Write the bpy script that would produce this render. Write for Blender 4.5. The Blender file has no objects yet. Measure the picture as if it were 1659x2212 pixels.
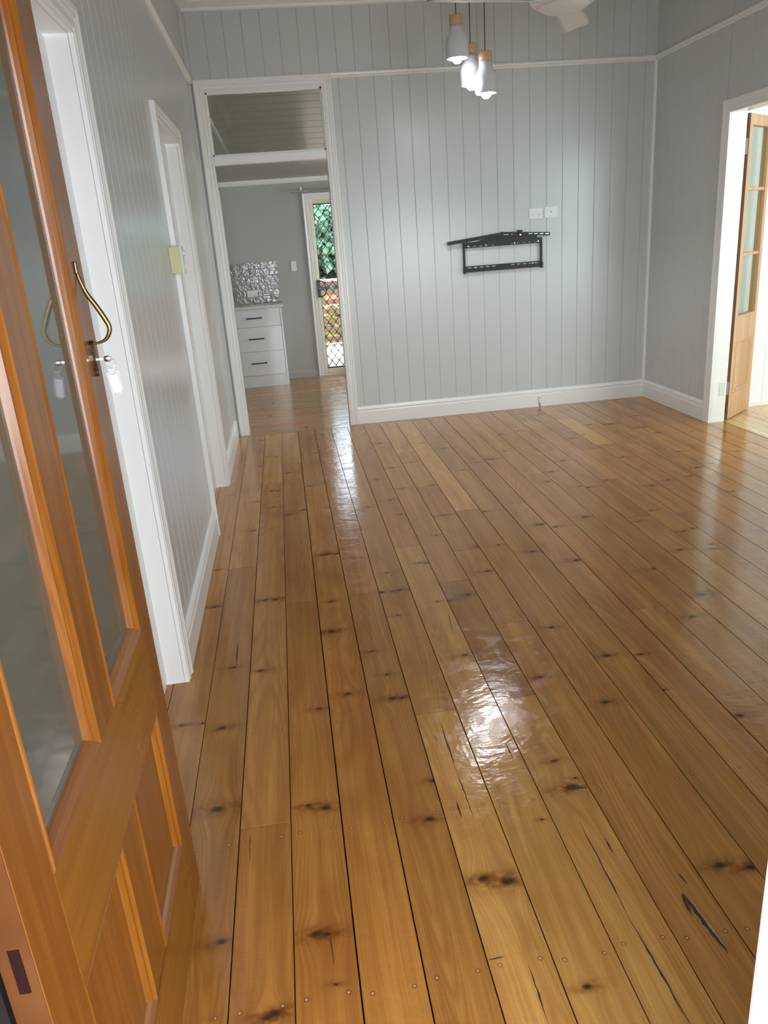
import bpy, bmesh, math, random
from mathutils import Vector, Matrix

# ---------------------------------------------------------------- camera, sky, sun, daylight, exposure
S = bpy.context.scene
COL = S.collection
PI = math.pi
PIT, YAW, ROLL, EYE, FOC = 0.34074, 0.10545, -0.07535, 1.5, 1663.04
F = Vector((math.sin(YAW)*math.cos(PIT), math.cos(YAW)*math.cos(PIT), -math.sin(PIT)))
R0 = Vector((math.cos(YAW), -math.sin(YAW), 0)); U0 = R0.cross(F)
RT = math.cos(ROLL)*R0 + math.sin(ROLL)*U0
UP = -math.sin(ROLL)*R0 + math.cos(ROLL)*U0
cam = bpy.data.cameras.new('camera'); cam_o = bpy.data.objects.new('camera', cam); COL.objects.link(cam_o)
cam.sensor_fit = 'HORIZONTAL'; cam.sensor_width = 36.0; cam.lens = 36.0*FOC/1659.0
cam.clip_start = 0.02; cam.clip_end = 200
M3 = Matrix((RT, UP, -F)).transposed()
cam_o.matrix_world = Matrix.Translation((0, 0, EYE)) @ M3.to_4x4()
S.camera = cam_o
S.view_settings.view_transform = 'Standard'; S.view_settings.look = 'None'
S.view_settings.gamma = 1.0; S.view_settings.use_curve_mapping = False
S.view_settings.exposure = 0.41
S.cycles.use_denoising = True
try: S.cycles.denoiser = 'OPENIMAGEDENOISE'
except Exception: pass
S.cycles.max_bounces = 10; S.cycles.diffuse_bounces = 7; S.cycles.glossy_bounces = 4
S.cycles.transparent_max_bounces = 12; S.cycles.sample_clamp_indirect = 6.0
S.cycles.caustics_reflective = False; S.cycles.caustics_refractive = False

w = bpy.data.worlds.new('sky'); S.world = w; w.use_nodes = True
wn = w.node_tree.nodes; wn.clear()
wo = wn.new('ShaderNodeOutputWorld'); wb = wn.new('ShaderNodeBackground')
wb.inputs[0].default_value = (0.72, 0.86, 1.0, 1); wb.inputs[1].default_value = 5.0
w.node_tree.links.new(wb.outputs[0], wo.inputs[0])

def area(name, loc, rot, sx, sy, power, color):
    l = bpy.data.lights.new(name, 'AREA'); l.shape = 'RECTANGLE'; l.size = sx; l.size_y = sy
    l.energy = power; l.color = color
    o = bpy.data.objects.new(name, l); o.location = loc; o.rotation_euler = rot; COL.objects.link(o); return o
def sunlamp(name, rot, power, color, ang):
    l = bpy.data.lights.new(name, 'SUN'); l.energy = power; l.color = color; l.angle = ang
    o = bpy.data.objects.new(name, l); o.rotation_euler = rot; COL.objects.link(o); return o
sunlamp('sun', (math.radians(-9), math.radians(8), 0), 13.0, (1, .95, .86), .01)
# daylight of the front veranda through entrance and front windows, of the side room's window, of the kitchen's side window
area('daylight_front', (1.6, -2.6, 1.5), (PI/2, 0, 0), 5.0, 2.2, 160, (1, .985, .955))
area('daylight_side_room', (4.9, 2.0, 1.6), (PI/2, 0, 0), 2.4, 2.0, 46, (1, .985, .965))
area('daylight_kitchen', (2.95, 8.0, 1.6), (0, PI/2, 0), 1.0, 1.4, 30, (1, .97, .92))

# ---------------------------------------------------------------- measures (metres)
LX, RX, BY, FY = -0.5173, 3.1152, 6.5477, 0.70       # left, right, back and front wall faces
RAIL_B, RAIL_T, CEIL = 2.662, 2.698, 3.20
X0, BW = -0.27806, 0.14013                           # a floorboard edge, board cover width
KY, KL, KR = 9.32, -0.575, 2.9                       # kitchen far wall, left wall, right wall
KFY = BY + 0.10                                      # kitchen side of the dividing wall
SLP = 0.26                                           # kitchen ceiling rises towards the living room
def kceil(y): return 2.20 + SLP*(KY - y)

# ---------------------------------------------------------------- materials
class NT:
    def __init__(s, name):
        s.m = bpy.data.materials.new(name); s.m.use_nodes = True
        s.t = s.m.node_tree; s.t.nodes.clear()
        s.out = s.n('ShaderNodeOutputMaterial')
    def n(s, typ, **kw):
        x = s.t.nodes.new(typ)
        for k, v in kw.items(): setattr(x, k, v)
        return x
    def l(s, a, b): s.t.links.new(a, b)
    def put(s, inp, v):
        if isinstance(v, bpy.types.NodeSocket): s.l(v, inp)
        elif v is not None: inp.default_value = v
    def m_(s, op, a, b=None, c=None, clamp=False):
        x = s.n('ShaderNodeMath', operation=op, use_clamp=clamp)
        s.put(x.inputs[0], a)
        if b is not None: s.put(x.inputs[1], b)
        if c is not None: s.put(x.inputs[2], c)
        return x.outputs[0]
    def xyz(s, x, y, z):
        c = s.n('ShaderNodeCombineXYZ'); s.put(c.inputs[0], x); s.put(c.inputs[1], y); s.put(c.inputs[2], z); return c.outputs[0]
    def sep(s, v):
        c = s.n('ShaderNodeSeparateXYZ'); s.l(v, c.inputs[0]); return c.outputs
    def noise(s, vec, scale=1.0, detail=2.0, rough=.5, dist=0.0):
        x = s.n('ShaderNodeTexNoise'); s.put(x.inputs['Vector'], vec); x.inputs['Scale'].default_value = scale
        x.inputs['Detail'].default_value = detail; x.inputs['Roughness'].default_value = rough
        x.inputs['Distortion'].default_value = dist
        return x.outputs[0]
    def mix(s, f, a, b, blend='MIX'):
        x = s.n('ShaderNodeMix', data_type='RGBA', blend_type=blend)
        s.put(x.inputs[0], f); s.put(x.inputs[6], a); s.put(x.inputs[7], b); return x.outputs[2]
    def ramp(s, f, lo, hi):
        x = s.n('ShaderNodeMapRange', interpolation_type='SMOOTHSTEP'); s.put(x.inputs[0], f)
        x.inputs[1].default_value = lo; x.inputs[2].default_value = hi; return x.outputs[0]
    def attr(s, name, typ='OBJECT'):
        return s.n('ShaderNodeAttribute', attribute_type=typ, attribute_name=name)
    def pos(s): return s.n('ShaderNodeNewGeometry').outputs['Position']
    def bsdf(s, **kw):
        b = s.n('ShaderNodeBsdfPrincipled')
        for k, v in kw.items(): s.put(b.inputs[k.replace('_', ' ')], v)
        s.l(b.outputs[0], s.out.inputs[0]); return b
    def bump(s, h, dist, strength=1.0, normal=None):
        b = s.n('ShaderNodeBump'); b.inputs['Distance'].default_value = dist; b.inputs['Strength'].default_value = strength
        s.put(b.inputs['Height'], h)
        if normal is not None: s.l(normal, b.inputs['Normal'])
        return b.outputs[0]

def paint(name, col, rough, bumpd=0.0006, var=.03, scale=9):
    t = NT(name); p = t.pos()
    c = t.mix(t.noise(p, 1.7, 1), [v*(1-var*.5) for v in col] + [1], [min(1, v*(1+var*.5)) for v in col] + [1])
    t.bsdf(Base_Color=c, Roughness=rough, Normal=t.bump(t.noise(p, 4, 1), bumpd*2, .6)); return t.m
def plain(name, col, rough=.5, metal=0.0, var=.06, scale=30, bump=0.0, **kw):
    t = NT(name); p = t.pos(); n = t.noise(p, scale, 3)
    c = t.mix(n, [c*(1-var) for c in col] + [1], [min(1, c*(1+var)) for c in col] + [1])
    d = dict(Base_Color=c, Roughness=rough, Metallic=metal); d.update(kw)
    if bump: d['Normal'] = t.bump(n, bump, .6)
    t.bsdf(**d); return t.m

def varnished(name, axis, knots=True, tone=None, rough=.17, grain=1.0, nails=True, ripple=False, ior=1.5):
    """Varnished softwood; the board runs along the given axis. Each board carries its tone, seed and knots as object properties."""
    t = NT(name); P = t.sep(t.pos())
    if axis == 'y': A, Bc, Cc = P[0], P[1], P[2]      # A across the board, Bc along it
    elif axis == 'x': A, Bc, Cc = P[1], P[0], P[2]
    elif axis == 'yz': A, Bc, Cc = P[2], P[1], P[0]
    else: A, Bc, Cc = P[1], P[2], P[0]
    seed = t.sep(t.attr('seed').outputs['Vector'])
    s1 = t.m_('MULTIPLY', seed[0], 37.0)
    core = wing = warp = None
    if knots:
        for i in range(6):
            k = t.sep(t.attr('knot%d' % i).outputs['Vector'])
            r = t.m_('MAXIMUM', k[2], .00002)
            dx = t.m_('SUBTRACT', A, k[0]); dy = t.m_('SUBTRACT', Bc, k[1])
            ux = t.m_('DIVIDE', dx, r); uy = t.m_('DIVIDE', dy, r)
            x2 = t.m_('MULTIPLY', ux, ux); y2 = t.m_('MULTIPLY', uy, uy)
            d2 = t.m_('ADD', x2, y2)
            c = t.m_('EXPONENT', t.m_('MULTIPLY', t.m_('POWER', t.m_('ADD', t.m_('MULTIPLY', x2, .8), t.m_('MULTIPLY', y2, 2.2)), 1.6), -1.0))
            wg = t.m_('EXPONENT', t.m_('MULTIPLY', t.m_('ADD', t.m_('MULTIPLY', x2, .042), t.m_('MULTIPLY', y2, .42)), -1.0))
            wp = t.m_('MULTIPLY', dx, t.m_('EXPONENT', t.m_('MULTIPLY', t.m_('ADD', t.m_('MULTIPLY', x2, .10), t.m_('MULTIPLY', y2, .05)), -1.0)))
            core = c if core is None else t.m_('ADD', core, c)
            wing = wg if wing is None else t.m_('ADD', wing, wg)
            warp = wp if warp is None else t.m_('ADD', warp, wp)
        A2 = t.m_('SUBTRACT', A, t.m_('MULTIPLY', warp, .85))
    else: A2 = A
    wob = t.m_('MULTIPLY', t.m_('SUBTRACT', t.noise(t.xyz(t.m_('MULTIPLY', A, 4), t.m_('MULTIPLY', Bc, 1.3), s1), 1, 1), .5), .03)
    G = t.m_('ADD', A2, wob)
    fld = t.noise(t.xyz(t.m_('MULTIPLY', G, 8.0), t.m_('MULTIPLY', Bc, .55), s1), 1, .4, .4)
    lines = t.m_('ADD', t.m_('MULTIPLY', t.m_('SINE', t.m_('MULTIPLY', fld, 150.0)), .5), .5)
    lines = t.m_('POWER', lines, 1.7)
    lmask = t.ramp(t.noise(t.xyz(t.m_('MULTIPLY', A, 9), t.m_('MULTIPLY', Bc, 1.0), s1), 1, 1), .38, .62)
    fine = t.noise(t.xyz(t.m_('MULTIPLY', G, 330.0), t.m_('MULTIPLY', Bc, 5.0), s1), 1, 2, .6)
    streak = t.noise(t.xyz(t.m_('MULTIPLY', G, 38.0), t.m_('MULTIPLY', Bc, .8), s1), 1, 2, .5)
    patch = t.noise(t.xyz(t.m_('MULTIPLY', A, 10.0), t.m_('MULTIPLY', Bc, 2.6), s1), 1, 2, .5)
    base = t.attr('tone').outputs['Color'] if tone is None else list(tone) + [1]
    dark = t.mix(1.0, base, (.62, .50, .38, 1), 'MULTIPLY')
    lite = t.mix(1.0, base, (1.22, 1.20, 1.15, 1), 'MULTIPLY')
    c = t.mix(t.ramp(streak, .25, .75), dark, lite)
    c = t.mix(.45, c, base)
    c = t.mix(t.m_('MULTIPLY', t.ramp(patch, .46, .78), .6*grain), c, t.mix(1.0, base, (.66, .48, .36, 1), 'MULTIPLY'))
    c = t.mix(t.m_('MULTIPLY', t.m_('MULTIPLY', lines, lmask), .42*grain), c, t.mix(1.0, base, (.58, .42, .30, 1), 'MULTIPLY'))
    c = t.mix(t.m_('MULTIPLY', t.ramp(fine, .4, .7), .42*grain), c, dark)
    if knots:
        ww = t.m_('MULTIPLY', wing, t.ramp(t.noise(t.xyz(t.m_('MULTIPLY', A, 40), t.m_('MULTIPLY', Bc, 60), s1), 1, 3), .2, .7))
        c = t.mix(t.m_('MULTIPLY', t.m_('MINIMUM', ww, 1.0), .92), c, t.mix(1.0, base, (.38, .23, .15, 1), 'MULTIPLY'))
        cc = t.m_('MULTIPLY', core, t.ramp(t.noise(t.pos(), 140, 2), .12, .45))
        c = t.mix(t.m_('MINIMUM', cc, 1.0), c, (.040, .018, .008, 1))
    spec_h = t.m_('ADD', fine, t.m_('MULTIPLY', lines, .6 if grain > .5 else 0.0))
    if nails:
        u = t.m_('SUBTRACT', A, X0); u = t.m_('SUBTRACT', u, t.m_('MULTIPLY', t.m_('FLOOR', t.m_('DIVIDE', u, BW)), BW))
        jit = t.m_('MULTIPLY', t.m_('SUBTRACT', t.n('ShaderNodeTexWhiteNoise', noise_dimensions='1D').outputs[0], 0), 0)
        ndx = t.m_('MINIMUM', t.m_('ABSOLUTE', t.m_('SUBTRACT', u, .024)), t.m_('ABSOLUTE', t.m_('SUBTRACT', u, .114)))
        yy = t.m_('ADD', t.m_('SUBTRACT', Bc, 1.207 + .2475), t.m_('MULTIPLY', t.m_('SUBTRACT', seed[1], .5), .016))
        yy = t.m_('ADD', t.m_('SUBTRACT', yy, t.m_('MULTIPLY', t.m_('FLOOR', t.m_('DIVIDE', yy, .495)), .495)), -.2475)
        nr = t.m_('SQRT', t.m_('ADD', t.m_('MULTIPLY', ndx, ndx), t.m_('MULTIPLY', yy, yy)))
        ring = t.m_('SUBTRACT', 1.0, t.ramp(nr, .0035, .0075)); dot = t.m_('SUBTRACT', 1.0, t.ramp(nr, .0022, .0034))
        c = t.mix(t.m_('MULTIPLY', ring, .75), c, t.mix(1.0, base, (.33, .22, .15, 1), 'MULTIPLY'))
        c = t.mix(dot, c, (.52, .36, .20, 1))
    rr = t.m_('ADD', rough - .03, t.m_('ADD', t.m_('MULTIPLY', t.noise(t.pos(), 6, 3), .06), t.m_('MULTIPLY', t.ramp(t.noise(t.pos(), 13, 4, .65, .8), .50, .58), .10 if ripple else 0.0)))
    # brushed varnish: shallow ripples that break up reflections
    rip = t.noise(t.xyz(t.m_('MULTIPLY', P[0], 9.0), t.m_('MULTIPLY', P[1], 14.0), P[2]), 1, 3, .6)
    rip2 = t.noise(t.xyz(t.m_('MULTIPLY', P[0], 55.0), t.m_('MULTIPLY', P[1], 80.0), P[2]), 1, 2, .6)
    h = t.m_('ADD', t.m_('MULTIPLY', rip, 1.0), t.m_('MULTIPLY', rip2, .16))
    nb = t.bump(h, .0030 if ripple else .0008, .6); nb = t.bump(spec_h, .00012, .4, nb)
    t.bsdf(Base_Color=c, Roughness=rr, Normal=nb, IOR=ior)
    return t.m

M = {}
M['wall'] = paint('grey_gloss_paint', (.60, .615, .61), .27)
M['wall_side'] = paint('white_wall_paint', (.86, .88, .90), .4)
M['kwall'] = paint('kitchen_grey_paint', (.41, .41, .39), .38)
M['trim'] = paint('white_gloss_paint', (.86, .855, .835), .30, .0003, .01)
M['ceil'] = paint('white_ceiling_paint', (.72, .71, .70), .4)
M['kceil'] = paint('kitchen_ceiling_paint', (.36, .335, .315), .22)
M['under'] = plain('dark_subfloor', (.012, .006, .004), .9)
M['floor'] = varnished('varnished_pine_board', 'y', rough=.12, grain=1.0, ripple=True)
M['kfloor'] = varnished('varnished_pine_board_across', 'x', knots=True, nails=False, rough=.12, grain=.7, ripple=True)
M['blond'] = varnished('pale_pine_board', 'y', nails=False, ripple=True)
M['door'] = varnished('varnished_cedar', 'z', knots=False, nails=False, tone=(.215, .080, .014), rough=.26, grain=.35)
M['door_rail'] = varnished('varnished_cedar_rail', 'yz', knots=False, nails=False, tone=(.235, .098, .014), rough=.28, grain=.35)
M['bead'] = varnished('varnished_cedar_bead', 'z', knots=False, nails=False, tone=(.26, .098, .013), rough=.16, grain=1.5)
M['bead_h'] = varnished('varnished_cedar_bead_across', 'yz', knots=False, nails=False, tone=(.26, .11, .04), rough=.2, grain=.8)
M['tenon'] = plain('dark_tenon_end', (.022, .008, .006), .8, IOR=1.15)
M['raw'] = varnished('raw_cedar_edge', 'z', knots=False, nails=False, tone=(.13, .052, .018), ior=1.12, rough=.75, grain=.8)
M['leaf'] = varnished('pale_cedar', 'z', knots=False, nails=False, tone=(.60, .36, .20), rough=.38, grain=.3)
M['leaf_edge'] = varnished('dark_cedar_edge', 'z', knots=False, nails=False, tone=(.20, .095, .05), rough=.5, grain=.6)
M['brass'] = plain('aged_brass', (.20, .145, .06), .33, 1.0, .35, 90, .0003)
M['bronze'] = plain('tarnished_bronze', (.16, .11, .07), .35, 1.0, .5, 120, .0008)
M['steel'] = plain('bright_steel', (.62, .63, .64), .22, 1.0)
M['black'] = plain('black_powder_coat', (.006, .006, .007), .5)
M['blackg'] = plain('black_gloss_plastic', (.008, .008, .009), .22)
M['rubber_gap_shade'] = plain('black_rubber_gap_shade', (.01, .009, .008), .8)  # screen door seal, and the painted shade of the entrance door's gap
M['plastic'] = plain('white_plastic', (.80, .80, .78), .3, var=.02)
M['hole'] = plain('dark_slot', (.01, .01, .01), .8)
M['cream'] = plain('yellowed_plastic', (.72, .66, .36), .45)
M['concrete'] = plain('pale_cement_shade', (.62, .62, .66), .75, var=.08, scale=60, bump=.0006)
M['lampwood'] = plain('pale_lamp_timber', (.62, .38, .20), .5, var=.18, scale=80)
M['cord'] = plain('black_cord', (.02, .02, .02), .6)
M['fan'] = plain('white_fan_plastic', (.80, .79, .78), .35, var=.02)
M['cab'] = plain('white_gloss_laminate', (.76, .77, .76), .08, var=.01)
M['bench'] = plain('pale_bench_laminate', (.62, .60, .55), .25, var=.05, scale=60)
M['alu'] = plain('cream_aluminium', (.72, .68, .53), .3, .2)
M['deck'] = varnished('deck_board', 'x', knots=False, nails=False, tone=(.42, .36, .36), rough=.55, grain=.7)
M['slat'] = plain('red_brown_stain', (.23, .10, .075), .6, var=.2)
M['rail'] = plain('pale_rail_paint', (.8, .78, .74), .5)
M['salmon'] = plain('salmon_brick', (.70, .24, .15), .8, var=.3, scale=14, bump=.002)
M['ground'] = plain('garden_soil', (.16, .17, .07), .9, var=.4, scale=3)
M['bark'] = plain('grey_bark', (.12, .09, .065), .85, var=.4, scale=25, bump=.004)
M['leaf1'] = plain('green_leaf', (.10, .19, .09), .4, var=.7, scale=9)
M['leaf2'] = plain('teal_leaf', (.16, .29, .19), .4, var=.7, scale=9)
M['leaf3'] = plain('yellow_green_leaf', (.34, .42, .09), .45, var=.5, scale=8)
M['hinge'] = plain('galvanised_steel', (.55, .58, .60), .35, .9, .15, 120)
M['paper'] = plain('white_paper', (.62, .62, .66), .6, var=.01)
t = NT('clear_tag_plastic'); t.bsdf(Base_Color=(.45, .44, .46, 1), Roughness=.3, Alpha=.55); M['tag'] = t.m

def glass(name, tint, refl_add=0.0, rough=0.0):
    t = NT(name); fr = t.n('ShaderNodeFresnel')
    t.l(t.m_('SUBTRACT', 1.5, t.m_('MULTIPLY', t.n('ShaderNodeNewGeometry').outputs['Backfacing'], .8333)), fr.inputs[0])
    tr = t.n('ShaderNodeBsdfTransparent'); tr.inputs[0].default_value = tint + (1,)
    gl = t.n('ShaderNodeBsdfGlossy'); gl.inputs['Roughness'].default_value = rough
    mx = t.n('ShaderNodeMixShader'); f = t.m_('MINIMUM', t.m_('ADD', t.m_('MULTIPLY', fr.outputs[0], .8), refl_add), 1.0)
    t.l(f, mx.inputs[0]); t.l(tr.outputs[0], mx.inputs[1]); t.l(gl.outputs[0], mx.inputs[2]); t.l(mx.outputs[0], t.out.inputs[0])
    return t.m
M['glass'] = glass('clear_glass', (.92, .97, .94))
M['transom'] = glass('transom_glass', (.90, .92, .88), .06)
# obscured glass of the entrance door: glossy front, dull grey-green film behind
t = NT('grey_green_obscured_glass')
rp = t.noise(t.pos(), 2.2, 1)
t.bsdf(Base_Color=(.085, .095, .078, 1), Roughness=.07, IOR=1.9, Normal=t.bump(rp, .004, .25), Transmission_Weight=.0)
M['filmglass'] = t.m
# rippled splashback tile
t = NT('rippled_grey_tile')
p = t.pos(); h = t.noise(p, 24, 2, .5, .6)
t.bsdf(Base_Color=(.27, .265, .235, 1), Roughness=.06, Normal=t.bump(h, .0045, 1.0), IOR=1.7); M['tile'] = t.m
M['grout'] = plain('grout', (.62, .61, .58), .9)
# lit lamp
t = NT('lamp_light'); e = t.n('ShaderNodeEmission'); e.inputs[0].default_value = (.95, .97, 1, 1); e.inputs[1].default_value = 40
t.l(e.outputs[0], t.out.inputs[0]); M['bulb'] = t.m

# ---------------------------------------------------------------- building helpers
def me_of(bm, name, mat, smooth=False):
    bmesh.ops.recalc_face_normals(bm, faces=bm.faces[:])
    me = bpy.data.meshes.new(name); bm.to_mesh(me); bm.free()
    if smooth:
        for f in me.polygons: f.use_smooth = True
    for m in (mat if isinstance(mat, (list, tuple)) else [mat]): me.materials.append(m)
    return me
def obj(name, bm, mat, parent=None, smooth=False, kind=None, label=None, cat=None, group=None):
    o = bpy.data.objects.new(name, me_of(bm, name, mat, smooth)); COL.objects.link(o)
    if parent is not None: o.parent = parent; o.matrix_parent_inverse = parent_inv(parent)
    tag(o, label, cat, group, kind); return o
def parent_inv(p):
    """meshes are written in world coordinates: only an Empty's own placing has to be undone"""
    if p.type != 'EMPTY': return Matrix.Identity(4)
    return Matrix.LocRotScale(p.location, p.rotation_euler, p.scale).inverted()
def tag(o, label=None, cat=None, group=None, kind=None):
    if label: o['label'] = label
    if cat: o['category'] = cat
    if group: o['group'] = group
    if kind: o['kind'] = kind
    return o
def empty(name, loc=(0, 0, 0), rz=0, label=None, cat=None, group=None, kind=None):
    o = bpy.data.objects.new(name, None); COL.objects.link(o); o.location = loc; o.rotation_euler = (0, 0, rz)
    o.empty_display_size = .05
    return tag(o, label, cat, group, kind)
def local(name, bm, mat, parent, smooth=False, label=None, kind=None):
    """a part whose mesh is given in its thing's own coordinates"""
    o = bpy.data.objects.new(name, me_of(bm, name, mat, smooth)); COL.objects.link(o); o.parent = parent
    return tag(o, label, None, None, kind)
def bx(bm, x0, x1, y0, y1, z0, z1, bev=0.0):
    v = [bm.verts.new((x, y, z)) for x in (x0, x1) for y in (y0, y1) for z in (z0, z1)]
    fs = [bm.faces.new([v[i] for i in q]) for q in ((0, 1, 3, 2), (4, 6, 7, 5), (0, 4, 5, 1), (2, 3, 7, 6), (0, 2, 6, 4), (1, 5, 7, 3))]
    if bev:
        es = list({e for f in fs for e in f.edges})
        bmesh.ops.bevel(bm, geom=es, offset=bev, segments=2, affect='EDGES', profile=.5)
    return bm
def box(*a, **k): return bx(bmesh.new(), *a, **k)
def loft(bm, rings, close=True, caps=True):
    vs = [[bm.verts.new(p) for p in r] for r in rings]
    n = len(rings[0])
    for a, b in zip(vs[:-1], vs[1:]):
        for i in range(n if close else n - 1):
            j = (i + 1) % n; bm.faces.new((a[i], a[j], b[j], b[i]))
    if caps and close:
        bm.faces.new(vs[0]); bm.faces.new(vs[-1][::-1])
    return bm
def lathe(bm, prof, c=(0, 0, 0), n=28, caps=False):
    rings = []
    for r, z in prof:
        rings.append([Vector((c[0] + r*math.cos(2*PI*i/n), c[1] + r*math.sin(2*PI*i/n), c[2] + z)) for i in range(n)])
    return loft(bm, rings, True, caps)
def tube(bm, pts, rad, n=8):
    pts = [Vector(p) for p in pts]; rings = []
    rs = rad if isinstance(rad, (list, tuple)) else [rad]*len(pts)
    u = None
    for i, p in enumerate(pts):
        d = (pts[min(i+1, len(pts)-1)] - pts[max(i-1, 0)]).normalized()
        if u is None: u = d.cross(Vector((0, 0, 1)) if abs(d.z) < .9 else Vector((0, 1, 0))).normalized()
        else: u = (u - d*u.dot(d)).normalized()
        v = d.cross(u)
        rings.append([p + rs[i]*(math.cos(2*PI*k/n)*u + math.sin(2*PI*k/n)*v) for k in range(n)])
    return loft(bm, rings)
def smooth_path(pts, k=6):
    P = [Vector(p) for p in pts]; P = [P[0]] + P + [P[-1]]; out = []
    for i in range(1, len(P)-2):
        for j in range(k):
            t_ = j/k; a, b, c, d = P[i-1:i+3]
            out.append(.5*((2*b) + (-a+c)*t_ + (2*a-5*b+4*c-d)*t_**2 + (-a+3*b-3*c+d)*t_**3))
    out.append(P[-2]); return out
# wall frames: (a along the wall, z up, d proud of its face) to the world
WB = lambda a, z, d: Vector((a, BY - d, z))
WL = lambda a, z, d: Vector((LX + d, a, z))
WR = lambda a, z, d: Vector((RX - d, a, z))
WF = lambda a, z, d: Vector((a, FY + d, z))
KB = lambda a, z, d: Vector((a, KY - d, z))
KLW = lambda a, z, d: Vector((KL + d, a, z))
def wbox(W, a0, a1, z0, z1, d0, d1, bm=None, bev=0):
    p, q = W(a0, z0, d0), W(a1, z1, d1)
    return bx(bm or bmesh.new(), min(p.x, q.x), max(p.x, q.x), min(p.y, q.y), max(p.y, q.y), min(p.z, q.z), max(p.z, q.z), bev)
def run(W, prof, a0, a1, bm=None):
    """extrude a (z, d) profile along a wall"""
    return loft(bm or bmesh.new(), [[W(a, z, d) for z, d in prof] for a in (a0, a1)])
def frame(W, path, prof, bm=None):
    """sweep a (u, d) profile along a mitred path in wall coordinates; u goes to the path's left-hand outside"""
    bm = bm or bmesh.new(); rings = []
    n = len(path)
    for i in range(n):
        def nrm(a, b):
            dx, dz = b[0]-a[0], b[1]-a[1]; L = math.hypot(dx, dz); return (-dz/L, dx/L)
        ns = []
        if i > 0: ns.append(nrm(path[i-1], path[i]))
        if i < n-1: ns.append(nrm(path[i], path[i+1]))
        if len(ns) == 1: ox, oz = ns[0]
        else:
            sx, sz = ns[0][0]+ns[1][0], ns[0][1]+ns[1][1]; k = 2/(sx*sx+sz*sz); ox, oz = sx*k, sz*k
        rings.append([W(path[i][0]+ox*u, path[i][1]+oz*u, d) for u, d in prof])
    return loft(bm, rings)
ARCH = [(0, 0), (0, .016), (.006, .018), (.012, .013), (.018, .019), (.034, .020), (.040, .015), (.048, .020), (.058, .020), (.066, .024), (.078, .024), (.080, 0)]
def arch(k=1.0): return [(u*k, d) for u, d in ARCH]
BASE = [(0, 0), (0, .018), (.105, .018), (.110, .014), (.118, .014), (.124, .018), (.136, .016), (.146, .008), (.150, 0)]
RAILP = [(RAIL_B, 0), (RAIL_B, .012), (RAIL_B+.008, .016), (RAIL_B+.014, .030), (RAIL_B+.026, .032), (RAIL_T, .024), (RAIL_T, 0)]

# ---------------------------------------------------------------- floor
rnd = random.Random(7)
joints_px = [(589.9,1044.3),(630.6,1000.6),(680.3,1045.2),(523.6,1226.6),(466.3,1312.5),(650.2,1300.4),(784.3,1282.4),(873.2,1181.4),(704.4,1199.5),
 (873.8,977.2),(878.4,1000.1),(917.6,1050.4),(1013,1001),(965.8,1110.7),(1004.9,1101.7),(1104.4,1088.1),(1065.2,920.8),(1134.5,911.8),(1125.5,931.4),
 (1131.5,1027.8),(1208.4,905.8),(1268.7,970.6),(1062.2,1181.5),(992.9,1189.1),(980.8,1255.4),(1131.5,1341.3),(1336.8,959.4),
 (1457,989.2),(1370,926.9),(1297.6,960),(1484.5,1106.2),(1394.1,1113.7),(1394.1,1312.6),(573,1783),(942.9,1538.1),(1111.6,1506.5),(640,1035),(1321,1035)]
_sc = 3.318
def crop(x0, y0, pts): return [(x0+u/_sc, y0+v/_sc, r) for u, v, r in pts]
s_, m_, b_ = .009, .0135, .019
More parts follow.
